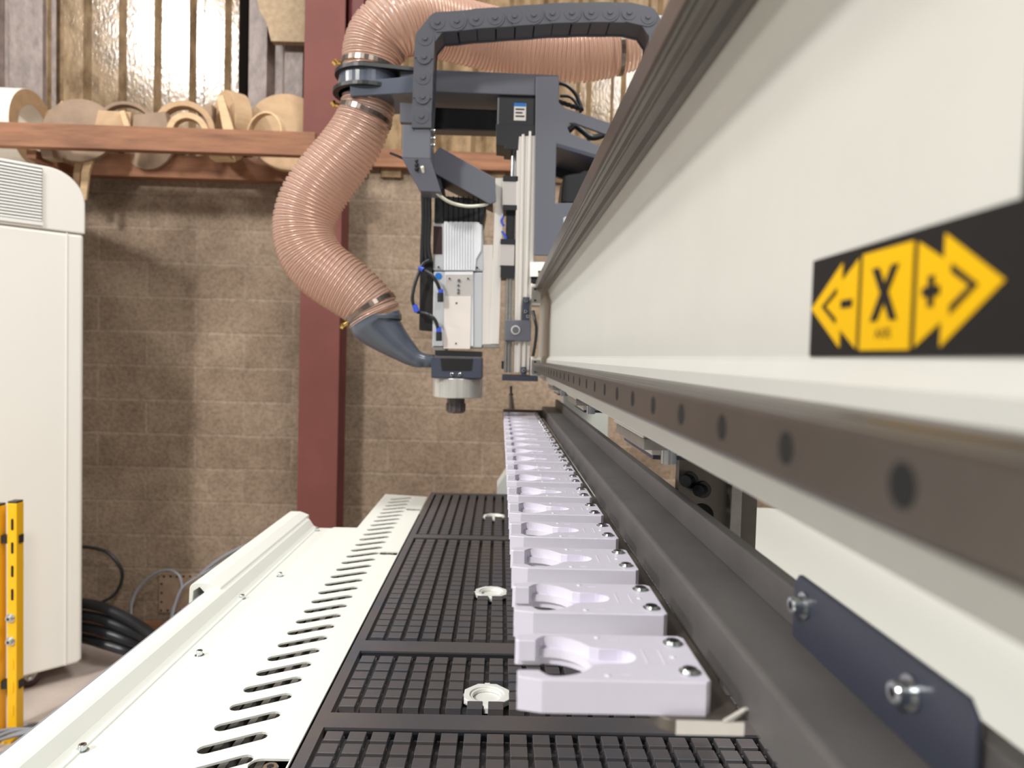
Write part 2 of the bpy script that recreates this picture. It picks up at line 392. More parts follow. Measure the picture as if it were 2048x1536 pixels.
block('wooden_block', 'thin bright wooden stick leaning on the low boxy former', [(238, 222), (248, 220), (263, 262), (250, 262)], 3.10, 3.115, 'mdf2')
block('wooden_block', 'long low tan former between the dark arch and the wide curved former', [(264, 262), (266, 230), (330, 222), (338, 262)], 3.12, 3.17, 'grain')
block('wooden_block', 'grey triangular wooden wedge between the curved former and the leaning ring', [(404, 262), (392, 214), (424, 208), (424, 262)], 3.24, 3.3, 'grain')
block('wooden_block', 'light wooden slat leaning against the thick tan ring', [(432, 192), (446, 190), (468, 262), (446, 262)], 3.09, 3.105, 'mdf2')
block('hanging_offcut', 'curved wooden offcut hanging below the shelf beside the dark gap', [(150, 322), (166, 322), (160, 345), (158, 392), (144, 392), (146, 345)], 3.25, 3.27, 'mdf', None)
block('hanging_offcut', 'paler curved wooden offcut hanging below the shelf above the cabinet corner', [(168, 320), (186, 320), (178, 345), (172, 400), (158, 400), (162, 345)], 3.23, 3.245, 'mdf2', None)
for k, (x0, x1, lab, mm) in enumerate([(70, 95, 'reddish board end showing under the shelf below the grey brown disc', 'grain'), (405, 448, 'bright wide board end showing under the shelf below the leaning ring', 'mdf2')]):
    block('board_offcut', lab, [(x0, 268), (x1, 268), (x1 + 12, 316), (x0 + 14, 316)], 3.09, 3.16, mm, 'board ends under the shelf')

# ---------------------------------------------------------------- white cabinet on castors
ux = Vector((0.707, 0.707, 0)); nx = Vector((-0.707, 0.707, 0))   # along the front, and into the depth
P0 = Vector((-1.685, 2.9, 0))
def cabp(s, d, z): return P0 + ux * s + nx * d + Vector((0, 0, z))
t = thing('machine_cabinet', 'tall white cabinet on castors with rounded top corner and vent grille', 'cabinet', (P0.x - 0.4, P0.y - 0.1, FZ))
prof = [(-1.0, 0.065), (-0.012, 0.065), (0.0, 0.08), (0.0, 1.81), (-1.0, 1.81)]
obj('body', prism(BM(), [cabp(s, 0, z) for s, z in prof], nx * 0.62), 'cab', t, 0.012, 3)
prof = [(-1.0, 1.812)] + [(0.004, 1.812)] + [(0.004 - 0.13 + 0.13 * math.cos(a), 1.925 + 0.13 * math.sin(a)) for a in [i * PI / 2 / 12 for i in range(13)]] + [(-1.0, 2.055)]
obj('top_cover', prism(BM(), [cabp(s, -0.004, z) for s, z in prof], nx * 0.628), 'cab', t, 0.006, 3)
obj('corner_panel', prism(BM(), [cabp(-0.062, -0.002, 0.07), cabp(-0.058, -0.002, 0.07), cabp(-0.058, -0.002, 1.81), cabp(-0.062, -0.002, 1.81)], nx * 0.02), 'cab', t)
g = obj('vent_grille', prism(BM(), [cabp(-1.0, -0.006, 1.832), cabp(-0.145, -0.006, 1.832), cabp(-0.145, -0.006, 2.043), cabp(-1.0, -0.006, 2.043)], nx * 0.003), 'dark', t)
bm = BM()
for i in range(17):
    z = 1.842 + i * 0.0118
    prism(bm, [cabp(-1.0, -0.012, z), cabp(-0.147, -0.012, z), cabp(-0.147, -0.006, z + 0.0075), cabp(-1.0, -0.006, z + 0.0075)], Vector((0, 0, -0.002)))
prism(bm, [cabp(-1.0, -0.01, 1.824), cabp(-0.143, -0.01, 1.824), cabp(-0.143, -0.01, 1.838), cabp(-1.0, -0.01, 1.838)], nx * 0.005)
obj('louvres', bm, 'white', g)
for s, d in ((-0.17, 0.08), (-0.85, 0.08), (-0.17, 0.54), (-0.85, 0.54)):
    c = cabp(s, d, 0.032)
    bm = BM(); cyl(bm, c - nx * 0.012, c + nx * 0.012, 0.041, n=28)
    k = obj('castor', bm, 'rubber', t, 0.004)
    b2 = BM()
    for e in (-0.018, 0.015):
        prism(b2, [c + nx * e + ux * a + Vector((0, 0, z)) for a, z in ((-0.022, 0.033), (0.045, 0.033), (0.012, -0.012), (-0.006, -0.014), (-0.018, 0.0))], nx * 0.003)
    prism(b2, [c + nx * -0.018 + ux * a + Vector((0, 0, 0.033)) for a in (-0.022, 0.045)] + [c + nx * 0.018 + ux * a + Vector((0, 0, 0.033)) for a in (0.045, -0.022)], (0, 0, 0.003))
    obj('castor_fork', b2, 'mill', k)
    b3 = BM(); cyl(b3, c - nx * 0.026, c - nx * 0.016, 0.006, n=12); obj('axle_bolt', b3, 'zinc', k)

# ---------------------------------------------------------------- yellow safety posts
def post(px, py, label):
    c = U(px, py, 2.45); hw = 0.0165
    t = thing('safety_post', label, 'post', (c.x, c.y + hw, FZ), 'yellow slotted posts')
    obj('tube', bx(c.x - hw, c.x + hw, c.y, c.y + 2.3 * hw, FZ, c.z), 'yellow', t, 0.003, 3)
    obj('end_cap', bx(c.x - hw + 0.001, c.x + hw - 0.001, c.y + 0.001, c.y + 2.3 * hw - 0.001, c.z, c.z + 0.007), 'black', t, 0.002)
    obj('base_plate', bx(c.x - hw, c.x + hw, c.y - 0.03, c.y, FZ, FZ + 0.008), 'yellow', t)
    return t, c, hw
t, c, hw = post(23.5, 1007, 'yellow slotted post with two bolts standing in front of the white cabinet')
z0 = c.z - 0.073; pit = 0.0815
for i in range(10):
    z = z0 - i * pit
    if i in (4, 5):
        cap_screw('bolt', (c.x - 0.004, c.y, z), (0, -1, 0), 0.0105, 0.014, t)
    else:
        obj('slot', prism(BM(), [(x, c.y - (0.0006 if i < 4 else 0.002), zz) for x, zz in [(a + c.x + 0.002, b + z) for a, b in capsule(0, -0.016, 0, 0.016, 0.0045, 5)]], (0, 0.0004 if i < 4 else 0.0021, 0)), 'dark' if i < 4 else 'yellow', t)
for zz in (c.z - 0.128, c.z - 0.64):
    bm = BM(); box(bm, c.x - hw - 0.026, c.x - hw, c.y + 0.008, c.y + 0.03, zz - 0.014, zz + 0.014)
    obj('bracket', bm, 'black', t)
    bm = BM(); box(bm, c.x + hw, c.x + hw + 0.005, c.y + 0.01, c.y + 0.03, zz - 0.012, zz + 0.016); obj('bracket_nut', bm, 'black', t)
t2, c2, hw2 = post(-12, 1013, 'yellow post with a black warning sticker at the left edge beside the slotted post')
st = obj('warning_sticker', bx(c2.x - 0.012, c2.x + 0.015, c2.y - 0.0008, c2.y - 0.0001, c2.z - 0.12, c2.z - 0.02), 'signy', t2)
bm = BM()
for i in range(5): box(bm, c2.x + 0.004, c2.x + 0.013, c2.y - 0.0014, c2.y - 0.0008, c2.z - 0.105 + i * 0.016, c2.z - 0.096 + i * 0.016)
obj('sticker_print', bm, 'signk', st)

# ---------------------------------------------------------------- cables and pipes by the wall
def cable(name, label, pts, r, m, cat='cable', grp=None, per=10, n=10):
    return tag(obj(name, tube(pts, r, per, n), m, None, smooth=True), label, cat, grp)
C = lambda L: [U(x, y, Y) for x, y, Y in L]
cable('cable_loop', 'black cable loop against the wall beside the white cabinet', C([(120, 1096, 3.34), (170, 1094, 3.36), (215, 1105, 3.37), (241, 1135, 3.37), (243, 1162, 3.37), (228, 1190, 3.36), (195, 1207, 3.34), (150, 1212, 3.32), (120, 1220, 3.3)]), 0.0075, 'cable')
bun = ['uppermost thick black hose of the bundle running from the cabinet', 'second thick black hose from the top of the floor bundle', 'third thick black hose, in the middle of the floor bundle', 'lowest thick black hose of the bundle lying on the floor']
for k in range(4):
    dy = k * 20
    cable('floor_hose', bun[k], C([(110, 1205 + dy * 1.1, 3.1), (165, 1207 + dy * 1.15, 3.1), (205, 1215 + dy * 1.2, 3.05 - 0.01 * k), (260, 1240 + dy * 1.05, 3.0), (310, 1275 + dy * 0.6, 2.9), (370, 1335 + dy * 0.4, 2.7)]) + [Vector((-0.8 + 0.05 * k, 2.35, 0.03)), Vector((-0.45 + 0.05 * k, 1.9, 0.02))], 0.022, 'cable', 'hose', 'black hoses in the floor bundle')
cable('grey_cable', 'thin grey cable arching in front of the perforated wall plate', C([(262, 1236, 3.3), (264, 1205, 3.32), (278, 1175, 3.34), (305, 1150, 3.35), (335, 1140, 3.35), (357, 1150, 3.34), (364, 1172, 3.33), (358, 1195, 3.32), (345, 1220, 3.31), (341, 1250, 3.3)]), 0.006, 'greycable')
cable('grey_cable', 'grey cable rising to the white rail cover from the floor', C([(341, 1262, 3.26), (348, 1220, 3.27), (362, 1180, 3.28), (385, 1160, 3.29), (420, 1140, 3.3), (445, 1128, 3.3), (490, 1122, 3.3), (545, 1150, 3.3), (590, 1230, 3.28), (600, 1270, 3.26)]), 0.006, 'greycable')
cable('grey_cable', 'dark grey cable passing behind the far end of the rail cover', C([(400, 1150, 3.34), (430, 1125, 3.35), (462, 1105, 3.36), (500, 1088, 3.37), (560, 1070, 3.39), (640, 1060, 3.385), (720, 1110, 3.38), (740, 1250, 3.36)]), 0.009, 'greycable')
bm = BM()
for ring in range(7):
    c0 = UZ(20 + 6 * (ring % 3), 1480 + 4 * ring, 0.012 * ring + FZ + 0.01)
    r0 = 0.1 + 0.02 * random.random()
    sweep(bm, [c0 + Vector((r0 * math.cos(a) * 1.1, r0 * math.sin(a), 0.01 * math.sin(2 * a + ring))) for a in [i * 2 * PI / 40 for i in range(41)]], 0.006, 8)
tag(obj('cable_coil', bm, 'greycable', None, smooth=True), 'coil of grey cable on the floor behind the yellow post', 'cable')
tag(obj('floor_batten', bx(-2.2, -0.4, YW - 0.09, YW - 0.02, FZ, 0.05), 'timber'), 'low timber batten lying along the foot of the block wall', 'batten')
t = thing('perforated_plate', 'dark square plate with a border of holes low on the block wall', 'plate', U(380, 1220, YW - 0.01))
obj('plate', pxp([(318, 1148), (470, 1148), (470, 1225), (318, 1225)], YW - 0.008, YW), 'grain', t)
bm = BM()
for i in range(9):
    c0 = U(328 + i * 13, 1153, YW - 0.009); cyl(bm, c0, c0 + Vector((0, 0.002, 0)), 0.0055, n=10)
    c0 = U(322 + i * 13, 1221, YW - 0.009); cyl(bm, c0, c0 + Vector((0, 0.002, 0)), 0.0055, n=10)
for i in range(3):
    c0 = U(323, 1168 + i * 18, YW - 0.009); cyl(bm, c0, c0 + Vector((0, 0.002, 0)), 0.0055, n=10)
obj('holes', bm, 'dark', t)

# ---------------------------------------------------------------- machine bed and vacuum table
TZ = 0.95
bed = thing('machine_bed', 'white steel machine bed with slotted side strip along the black table', 'machine bed', (0.3, 1.0, FZ))
obj('body', bx(-0.455, 1.05, -0.4, 1.68, 0.3, 0.895), 'deck', bed, 0.01)
obj('tail_body', bx(-0.30, 1.05, 1.681, 2.12, 0.3, 0.895), 'deck', bed, 0.01)
for x in (-0.4, 1.0):
    for y in (-0.3, 1.55): obj('leg', bx(x, x + 0.1, y, y + 0.1, FZ, 0.3), 'deck', bed)
bm = ext_y([(-0.44, 0.935), (-0.44, 0.945), (-0.395, 0.945), (-0.388, 0.9475), (-0.325, 0.9475), (-0.325, 0.935)], -0.3, 1.70)
obj('deck_panel', bm, 'deck', bed)
obj('right_deck', bx(0.64, 1.05, -0.3, 2.05, 0.935, 0.9475), 'deck', bed, 0.001)
obj('right_strip', bx(0.505, 0.642, -0.3, 2.1, 0.9485, 0.951), 'deck', bed)
slots = []
for n in range(-9, 33):
    y = 0.7269 + 0.0447 * n
    if y > 2.10 - 0.04: break
    slots.append(capsule(-0.297, y + 0.004, -0.250, y + 0.0325, 0.0085, 6))
    pockets = []
for y in (0.705, 1.475, 1.90):
    pockets.append(arc(-0.232, y, 0.0115, 90, 270, 8) + [(-0.2045, y - 0.0115), (-0.2045, y + 0.0115)])
obj('slot_strip', holed([(-0.331, -0.3), (-0.203, -0.3), (-0.203, 2.075), (-0.331, 2.1)], slots + pockets, 0.9485, 0.951), 'deck', bed)
bm = bx(-0.325, -0.205, -0.3, 2.05, 0.90, 0.905); obj('slot_tray', bm, 'dark', bed)
bm = BM()
for x in (-0.300, -0.281, -0.262, -0.243): box(bm, x - 0.004, x + 0.004, -0.3, 2.05, 0.905, 0.931)
obj('tray_fins', bm, 'mill', bed)
for y in (0.705, 1.475, 1.90): cap_screw('table_screw', (-0.221, y, 0.938), (0, 0, 1), 0.008, 0.012, bed)
prof = [(-0.4335, 0.935), (-0.4335, 0.9475), (-0.438, 0.9475), (-0.445, 0.951), (-0.455, 0.966), (-0.4625, 0.9685), (-0.474, 0.9685), (-0.4795, 0.966), (-0.4815, 0.955), (-0.4815, 0.935)]
prof = [(x + 0.0075 if x > -0.47 else x, z) for x, z in prof]
obj('side_cover', ext_y(prof, -0.3, 1.70), 'deck', bed, 0.002)
prof = [(-0.455, 0.95), (-0.455, 0.972), (-0.475, 0.9795), (-0.495, 0.9795)] + [(-0.495 + 0.012 * math.cos(math.radians(a)), 0.9675 + 0.012 * math.sin(math.radians(a))) for a in (110, 130, 150, 170)] + [(-0.508, 0.93), (-0.503, 0.93), (-0.5, 0.965), (-0.49, 0.972), (-0.47, 0.95)]
obj('rail_cover', ext_y(prof, 1.175, 1.72), 'deck', bed, 0.001)
obj('edge_trim', bx(-0.492, -0.4815, -0.3, 1.70, 0.915, 0.957), 'greycable', bed)
for p in ((165, 1502), (399, 1311), (484, 1198), (560, 1153), (634, 1062)):
    q = UZ(*p, 0.945); cap_screw('deck_screw', (q.x, q.y, 0.9445), (0, 0, 1), 0.0042, 0.008, bed)

tab = thing('vacuum_table', 'black grid-milled vacuum table board between the white strip and tool forks', 'table', (0.1, 1.0, 0.9))
X0, X1 = -0.2, 0.5
bm = bx(X0, X1, 0.15, 2.15, 0.90, 0.9385)
box(bm, X0, -0.1865, 0.15, 2.15, 0.9385, TZ); box(bm, 0.4865, X1, 0.15, 2.15, 0.9385, TZ)
ribs = [(0.15, 0.18), (0.7815, 0.8145), (0.988, 1.0245), (1.612, 1.642), (2.125, 2.15)]
for a, b in ribs: box(bm, -0.1865, 0.4865, a, b, 0.9385, TZ)
obj('board', bm, 'pad', tab)
bm = BM()
for (a0, a1), (b0, b1) in zip(ribs, ribs[1:]):     # the engraved gasket line round each pocket
    for y in (a1 + 0.0012, b0 - 0.0030): box(bm, -0.185, 0.485, y, y + 0.0018, 0.9385, 0.9485)
obj('gasket', bm, 'padlow', tab)
PLUGS = [(-0.0055, 0.868), (-0.005, 1.254), (-0.0045, 1.856)]
pc, pr = 0.0253, 0.0247
for (a0, a1), (b0, b1) in zip(ribs, ribs[1:]):
    bm = BM(); lo = BM()
    k = int((b0 - a1 - 0.004) / pr); off = (b0 - a1 - k * pr) / 2
    for i in range(26):
        x = -0.1807 + pc * i
        box(lo, x, x + 0.0187, a1, b0, 0.9385, 0.9415)
        for j in range(k):
            y = a1 + off + j * pr + 0.0031; y2 = y + pr - 0.0062
            if any((x + 0.0093 - qx) ** 2 + ((y + y2) / 2 - qy) ** 2 < 0.0345 ** 2 and (y + y2) / 2 > qy - 0.018 for qx, qy in PLUGS): continue
            v = 0.0006
            box(bm, x, x + 0.0187, y, y2, 0.9415, TZ)
    p = obj('grid_pads', bm, 'pad', tab, 0.0006, 1); obj('grid_base', lo, 'pad', p)
names = ['nearest white ring plug in the black table beside the first fork', 'middle white ring plug in the black table', 'farthest white ring plug in the black table']
for (x, y), lab in zip(PLUGS, names):
    t = thing('vacuum_plug', lab, 'plug', (x, y, 0.9416), 'white ring plugs in the table')
    outer = [(x + 0.0305 * math.cos(a) * (0.93 if k % 2 else 1), y + 0.0305 * math.sin(a) * (0.93 if k % 2 else 1)) for k, a in enumerate([math.radians(22.5 + 22.5 * i) for i in range(16)])]
    rg = obj('ring', holed(outer, [arc(x, y, 0.0212, 0, 351, 39)], 0.9418, 0.9494), 'plug', t, 0.0008)
    obj('insert', holed([(a, b) for a, b in arc(x, y, 0.0211, 0, 351, 39)], [arc(x, y, 0.0175, 0, 351, 39)], 0.9432, 0.9478), 'plug', t, 0.0008)
    bm = BM(); cyl(bm, (x, y, 0.9416), (x, y, 0.9432), 0.0176, n=40); obj('floor_disc', bm, 'plug', t)
    bm = BM()
    for a in (180, 0, 90, 270):
        r = math.radians(a); c = Vector((x + 0.0305 * math.cos(r), y + 0.0305 * math.sin(r), 0)); 
        box(bm, c.x - 0.0032, c.x + 0.0032, c.y - 0.0032, c.y + 0.0032, 0.9418, 0.9478)
    obj('lugs', bm, 'plug', t)

# ---------------------------------------------------------------- gantry beam with its rails
Z = lambda z: H + z
BY0, BY1 = -0.25, 2.35
beam = thing('gantry_beam', 'long cream gantry beam with two steel guide rails running to the spindle', 'beam', (0.22, 1.0, 1.3))
prof = [(0.118, -0.062), (0.118, -0.0165), (0.1185, -0.0065), (0.1253, 0.0012), (0.126, 0.0035), (0.126, 0.139), (0.1255, 0.142), (0.1165, 0.168), (0.116, 0.2), (0.15, 0.21), (0.32, 0.21), (0.32, -0.062)]
obj('body', ext_y([(x, Z(z)) for x, z in prof], BY0, BY1), 'beam', beam, 0.0015)
def rail(zc, name, y0, y1):
    pr = [(0.118, -0.0115), (0.118, 0.0115), (0.111, 0.0105), (0.107, 0.0085), (0.1, 0.0085), (0.0965, 0.0105), (0.0935, 0.0085), (0.0905, 0.0085), (0.0875, 0.0105), (0.0855, 0.0105), (0.0838, 0.0088)]
    pr = pr + [(x, -z) for x, z in pr[::-1] if x < 0.117]
    return obj(name, ext_y([(x, Z(zc + z)) for x, z in pr], y0, y1), 'brown_steel', beam, 0.0004, 1)
lr = rail(-0.0253, 'lower_rail', BY0, 1.86); rail(0.1815, 'upper_rail', BY0, 2.3)
bm = BM()
for k in range(-3, 29):
    y = 0.1446 + 0.06 * k; cyl(bm, (0.0836, y, Z(-0.0245)), (0.0846, y, Z(-0.0245)), 0.0049, n=24)
obj('bolt_holes', bm, 'dark', lr)
obj('end_strip', bx(0.1250, 0.1262, -0.1, 0.1715, Z(0.0415), Z(0.136)), 'signk', beam, label='black strip at the near end of the beam')
for y in (0.58, 1.10, 1.60):
    p = obj('mount_pad', bx(0.1185, 0.30, y, y + 0.15, Z(-0.0645), Z(-0.0615)), 'beam', beam, 0.001)
    obj('mount_plate', bx(0.1185, 0.30, y - 0.004, y + 0.13, Z(-0.0735), Z(-0.0645)), 'mill', p, 0.0006)
    bm = BM(); cyl(bm, (0.1455, y + 0.02, Z(-0.0875)), (0.1455, y + 0.02, Z(-0.0735)), 0.0068, n=24); obj('mount_bolt', bm, 'zinc', p)
    obj('stop_block', bx(0.135, 0.3, y + 0.04, y + 0.19, Z(-0.0835), Z(-0.0738)), 'silver', p, 0.001)
    obj('seal', bx(0.137, 0.3, y + 0.042, y + 0.188, Z(-0.0875), Z(-0.0835)), 'bluegrey', p)
y, x0, x1 = 0.72, 0.186, 0.2365
p = obj('leg_plate', bx(x0, x1, y, y + 0.014, Z(-0.34), Z(-0.097)), 'darkmill', beam, label='dark steel plate under the beam')
obj('leg_bar', bx(x1, x1 + 0.0115, y - 0.012, y + 0.03, Z(-0.34), Z(-0.097)), 'mill', p, 0.001)
obj('leg_side', bx(x1 + 0.0115, x1 + 0.03, y - 0.004, y + 0.05, Z(-0.34), Z(-0.0625)), 'darkmill', p, 0.001)
for bxp, bz in ((0.197, -0.1215), (0.2105, -0.131)):
    q = Vector((bxp, y, Z(bz))); b2 = BM(); cyl(b2, q, q + Vector((-0.008, -0.014, 0.001)), 0.0058, n=20); cyl(b2, q + Vector((0, -0.003, 0)), q, 0.0085, n=20)
    obj('leg_bolt', b2, 'black', p)
b2 = BM(); cyl(b2, (0.2105, y - 0.001, Z(-0.158)), (0.2105, y + 0.0005, Z(-0.158)), 0.0125, n=30); obj('leg_hole', b2, 'dark', p)
t = thing('end_frame', 'white end frame at the far end of the black table behind the forks', 'frame', (0.2, 2.3, FZ))
obj('upright', prism(BM(), [(0.0, 2.2, 0.96), (0.05, 2.2, 1.04), (0.4, 2.2, 1.04), (0.4, 2.2, FZ), (0.0, 2.2, FZ)], (0, 0.12, 0)), 'deck', t)
q = UZ(1066, 815, 1.16)
obj('post', bx(0.2, 0.34, 2.2, 2.32, 1.04, Z(-0.062)), 'deck', t)

# ---------------------------------------------------------------- X axis sign on the beam
sg = thing('axis_sign', 'black sign with yellow X axis arrows on the cream beam panel', 'sign', (0.1256, 0.23, 1.37))
SX = 0.1256
def sp(pts, lift, m, name, parent, thick=0.0004):
    P = [(SX - lift, 0.2860 - a * 0.0009, 1.37342 + b * 0.0009) for a, b in pts]
    return obj(name, prism(BM(), P, (-thick, 0, 0)), m, parent)
bd = sp([(0, 0), (138, 0), (138, 42.5), (0, 42.5)], 0, 'signk', 'board', sg, 0.0006)
sp([(1, 21), (28.5, 38), (28.5, 30.5), (42, 38), (42, 3), (28.5, 11), (28.5, 3.5)], 0.0006, 'signy', 'left_arrow', sg)
sp([(45, 39), (78.5, 39), (78.5, 2.2), (45, 2.2)], 0.0006, 'signy', 'centre_panel', sg)
sp([(81.5, 38), (95.5, 30.5), (95.5, 38.5), (123, 21), (95.5, 2.8), (95.5, 11), (81.5, 3)], 0.0006, 'signy', 'right_arrow', sg)
L2 = 0.00105
sp([(53, 32.5), (57.6, 32.5), (61.8, 26), (66, 32.5), (70.6, 32.5), (64.4, 23), (70.6, 13), (66, 13), (61.8, 19.6), (57.6, 13), (53, 13), (59.2, 23)], L2, 'signk', 'letter_x', sg)
sp([(29.5, 19.6), (38.3, 19.6), (38.3, 22.6), (29.5, 22.6)], L2, 'signk', 'minus', sg)
sp([(85.4, 19.5), (88.4, 19.5), (88.4, 16), (91.4, 16), (91.4, 19.5), (94.4, 19.5), (94.4, 22.5), (91.4, 22.5), (91.4, 26), (88.4, 26), (88.4, 22.5), (85.4, 22.5)], L2, 'signk', 'plus', sg)
sp([(25, 28), (12.2, 21.2), (25, 13.5), (25, 15.6), (15.2, 21.2), (25, 26)], L2, 'signk', 'left_chevron', sg)
sp([(100, 28.5), (112.5, 21), (100, 13), (100, 15.6), (109, 21), (100, 26)], L2, 'signk', 'right_chevron', sg)
fc = bpy.data.curves.new('caption_text', 'FONT'); fc.body = 'AXIS'; fc.size = 0.0047; fc.align_x = 'CENTER'; fc.extrude = 0.0001
ft = bpy.data.objects.new('caption_text', fc); COL.objects.link(ft)
bpy.context.view_layer.update()
me = bpy.data.meshes.new_from_object(ft.evaluated_get(bpy.context.evaluated_depsgraph_get()))
bpy.data.objects.remove(ft); bpy.data.curves.remove(fc)
me.materials.clear(); me.materials.append(M['signk'])
fo = bpy.data.objects.new('caption', me); COL.objects.link(fo); fo.parent = sg
fo.location = Vector((SX - L2, 0.2860 - 0.0556, 1.37342 + 0.0059)) - Vector(sg.location)
fo.rotation_euler = (PI / 2, 0, -PI / 2)

# ---------------------------------------------------------------- tool rack below the beam
FT = -0.182                                  # underside of the forks, above it the plate top
rack = thing('tool_rack', 'dark steel tool rack bar with plate carrying the row of white forks', 'tool rack', (0.15, 1.2, Z(FT)))
obj('bar', ext_y([(0.130, Z(FT)), (0.130, Z(-0.152)), (0.132, Z(-0.150)), (0.180, Z(-0.150)), (0.180, Z(FT))], -0.15, 2.16), 'bar', rack, 0.0022, 3)
obj('flange', bx(0.1705, 0.180, -0.15, 2.16, Z(-0.150), Z(-0.128)), 'bar', rack, 0.001)
plate = [(0.1295, 2.13), (0.012, 2.13), (0.012, 2.105), (0.084, 2.10), (0.084, 0.366)] + arc(0.094, 0.3605, 0.0085, 180, 260, 6) + [(0.128, 0.352), (0.1295, 0.352)]
obj('fork_plate', ext_z([(a, b) for a, b in plate], Z(FT - 0.007), Z(FT)), 'darkmill', rack, 0.0005, 1)
obj('plate_edge', bx(0.094, 0.1285, 0.3505, 0.3519, Z(FT - 0.0069), Z(FT - 0.0001)), 'silver', rack, label='bright cut edge of the plate')
obj('end_tab', prism(BM(), [(0.118, 0.35, Z(FT)), (0.128, 0.349, Z(FT + 0.007)), (0.1305, 0.35, Z(FT + 0.007)), (0.1225, 0.351, Z(FT))], (0, 0.003, 0)), 'silver', rack)
obj('end_stop', bx(0.012, 0.1295, 2.105, 2.125, Z(FT), Z(FT + 0.024)), 'darkmill', rack, 0.001)
y0, y1 = 0.385, 0.235
br = [(y0, -0.150), (y0, -0.121), (y0 - 0.005, -0.1145), (y1 + 0.006, -0.1145), (y1, -0.121), (y1, -0.150)]
bp = obj('bracket_plate', prism(BM(), [(0.1685, y, Z(z)) for y, z in br], (-0.003, 0, 0)), 'bluegrey', rack, 0.0008)
for y in (0.370, 0.272): cap_screw('bracket_bolt', (0.1655, y, Z(-0.128)), (-1, 0, 0), 0.0047, 0.008, bp)

def fork_mesh():
    def outline(r, cx, slot=False, tip=0.019):
        W0, W1 = -0.0305, 0.0305
        a = math.degrees(math.acos((0.0165 - cx) / r)) if abs(0.0165 - cx) < r else 120
        P = [(0.0125, W0), (0.097, W0), (0.1, W0 + 0.003), (0.1, W1 - 0.003), (0.097, W1), (0.0125, W1), (0.0, W1 - 0.0032), (0.0, tip + 0.0008), (0.002, tip), (0.0115, tip), (0.0145, min(0.0268, max(tip, 0.0255)))]
        A = arc(cx, 0, r, a, -a, 30)
        if slot:
            A1 = [p for p in A if p[1] >= 0.0095]; A2 = [p for p in A if p[1] <= -0.0095]
            A = A1 + [(0.047, 0.0095)] + arc(0.0575, 0, 0.0095, 90, -90, 10) + [(0.047, -0.0095)] + A2
        return P + A + [(0.0145, -min(0.0268, max(tip, 0.0255))), (0.0115, -tip), (0.002, -tip), (0.0, -tip - 0.0008), (0.0, W0 + 0.0032)]
    bm = BM()
    ext_z(outline(0.0282, 0.0175, tip=0.0265), 0, 0.0055, bm)
    ext_z(outline(0.0245, 0.0175), 0.0055, 0.0105, bm)
    ext_z(outline(0.0268, 0.0175, True), 0.0105, 0.0175, bm)
    top = [e for e in bm.edges if all(v.co.z > 0.0174 for v in e.verts)]
    bmesh.ops.bevel(bm, geom=top, offset=0.0007, segments=2, affect='EDGES', profile=0.5)
    for x, y in ((0.048, 0.0255), (0.047, -0.0245), (0.087, 0.0)): cyl(bm, (x, y, 0.0172), (x, y, 0.0181), 0.0022, 0.0012, 12)
    for a in ((0.071, 0.0716, -0.009, 0.009), (0.0805, 0.0811, -0.009, 0.009), (0.0545, 0.060, 0.0225, 0.0232), (0.0545, 0.060, -0.0232, -0.0225)):
        box(bm, a[0], a[1], a[2], a[3], 0.0172, 0.0178)
    bmesh.ops.recalc_face_normals(bm, faces=bm.faces)
    return bm
NF = 19
ordn = ['first', 'second', 'third', 'fourth', 'fifth', 'sixth', 'seventh', 'eighth', 'ninth', 'tenth', 'eleventh', 'twelfth', 'thirteenth', 'fourteenth', 'fifteenth', 'sixteenth', 'seventeenth', 'eighteenth', 'nineteenth']
def flab(i):
    if i == 0: return 'white plastic tool fork nearest the camera, first of the row'
    if i == NF - 1: return 'white plastic tool fork at the far end of the row'
    return f'white plastic tool fork, {ordn[i]} of the row counted from the camera'
def fy(i): return 0.3868 + (0.0955 * i if i < 6 else 0.573 + 0.0918 * (i - 6))
root = thing('tool_fork', flab(0), 'tool fork', (0.0133, fy(0), Z(FT)), 'white tool forks on the rack')
body = fork_mesh(); bmesh.ops.translate(body, verts=body.verts, vec=root.location)
parts = [obj('fork_body', body, 'fork', root)]
for y in (-0.0187, 0.0187):
    q = root.location + Vector((0.0915, y, 0.0172)); bm = BM()
    cyl(bm, q, q + Vector((0, 0, 0.0008)), 0.0058, n=24); cyl(bm, q + Vector((0, 0, 0.0008)), q + Vector((0, 0, 0.0024)), 0.0049, 0.0040, n=24)
    bt = obj('bolt', bm, 'zinc', root); parts.append(bt)
    parts.append(obj('bolt_socket', cyl(BM(), q + Vector((0, 0, 0.0024)), q + Vector((0, 0, 0.00245)), 0.0024, n=6), 'dark', bt))
for i in range(1, NF):
    r = root.copy(); COL.objects.link(r); r.location = (0.0133, fy(i), Z(FT)); r['label'] = flab(i)
    new = {root: r}
    for p in parts:
        c = p.copy(); COL.objects.link(c); c.parent = new[p.parent]; new[p] = c
t = thing('touch_probe', 'slim dark touch probe standing past the far end of the forks', 'probe', U(1024, 826, 2.28))
b = U(1024, 823, 2.28); a = U(1022, 790, 2.28); c = U(1022, 772, 2.28)
bm = BM(); cyl(bm, b, a, 0.011, 0.006); obj('stem', bm, 'steel', t)
bm = BM(); cyl(bm, a, a + Vector((0, 0, 0.006)), 0.0085, 0.005); cyl(bm, a + Vector((0, 0, 0.006)), c, 0.0035, 0.0045); obj('tip', bm, 'black', t)
obj('probe_base', bx(b.x - 0.02, b.x + 0.02, b.y - 0.02, b.y + 0.02, 1.042, b.z), 'darkmill', t)

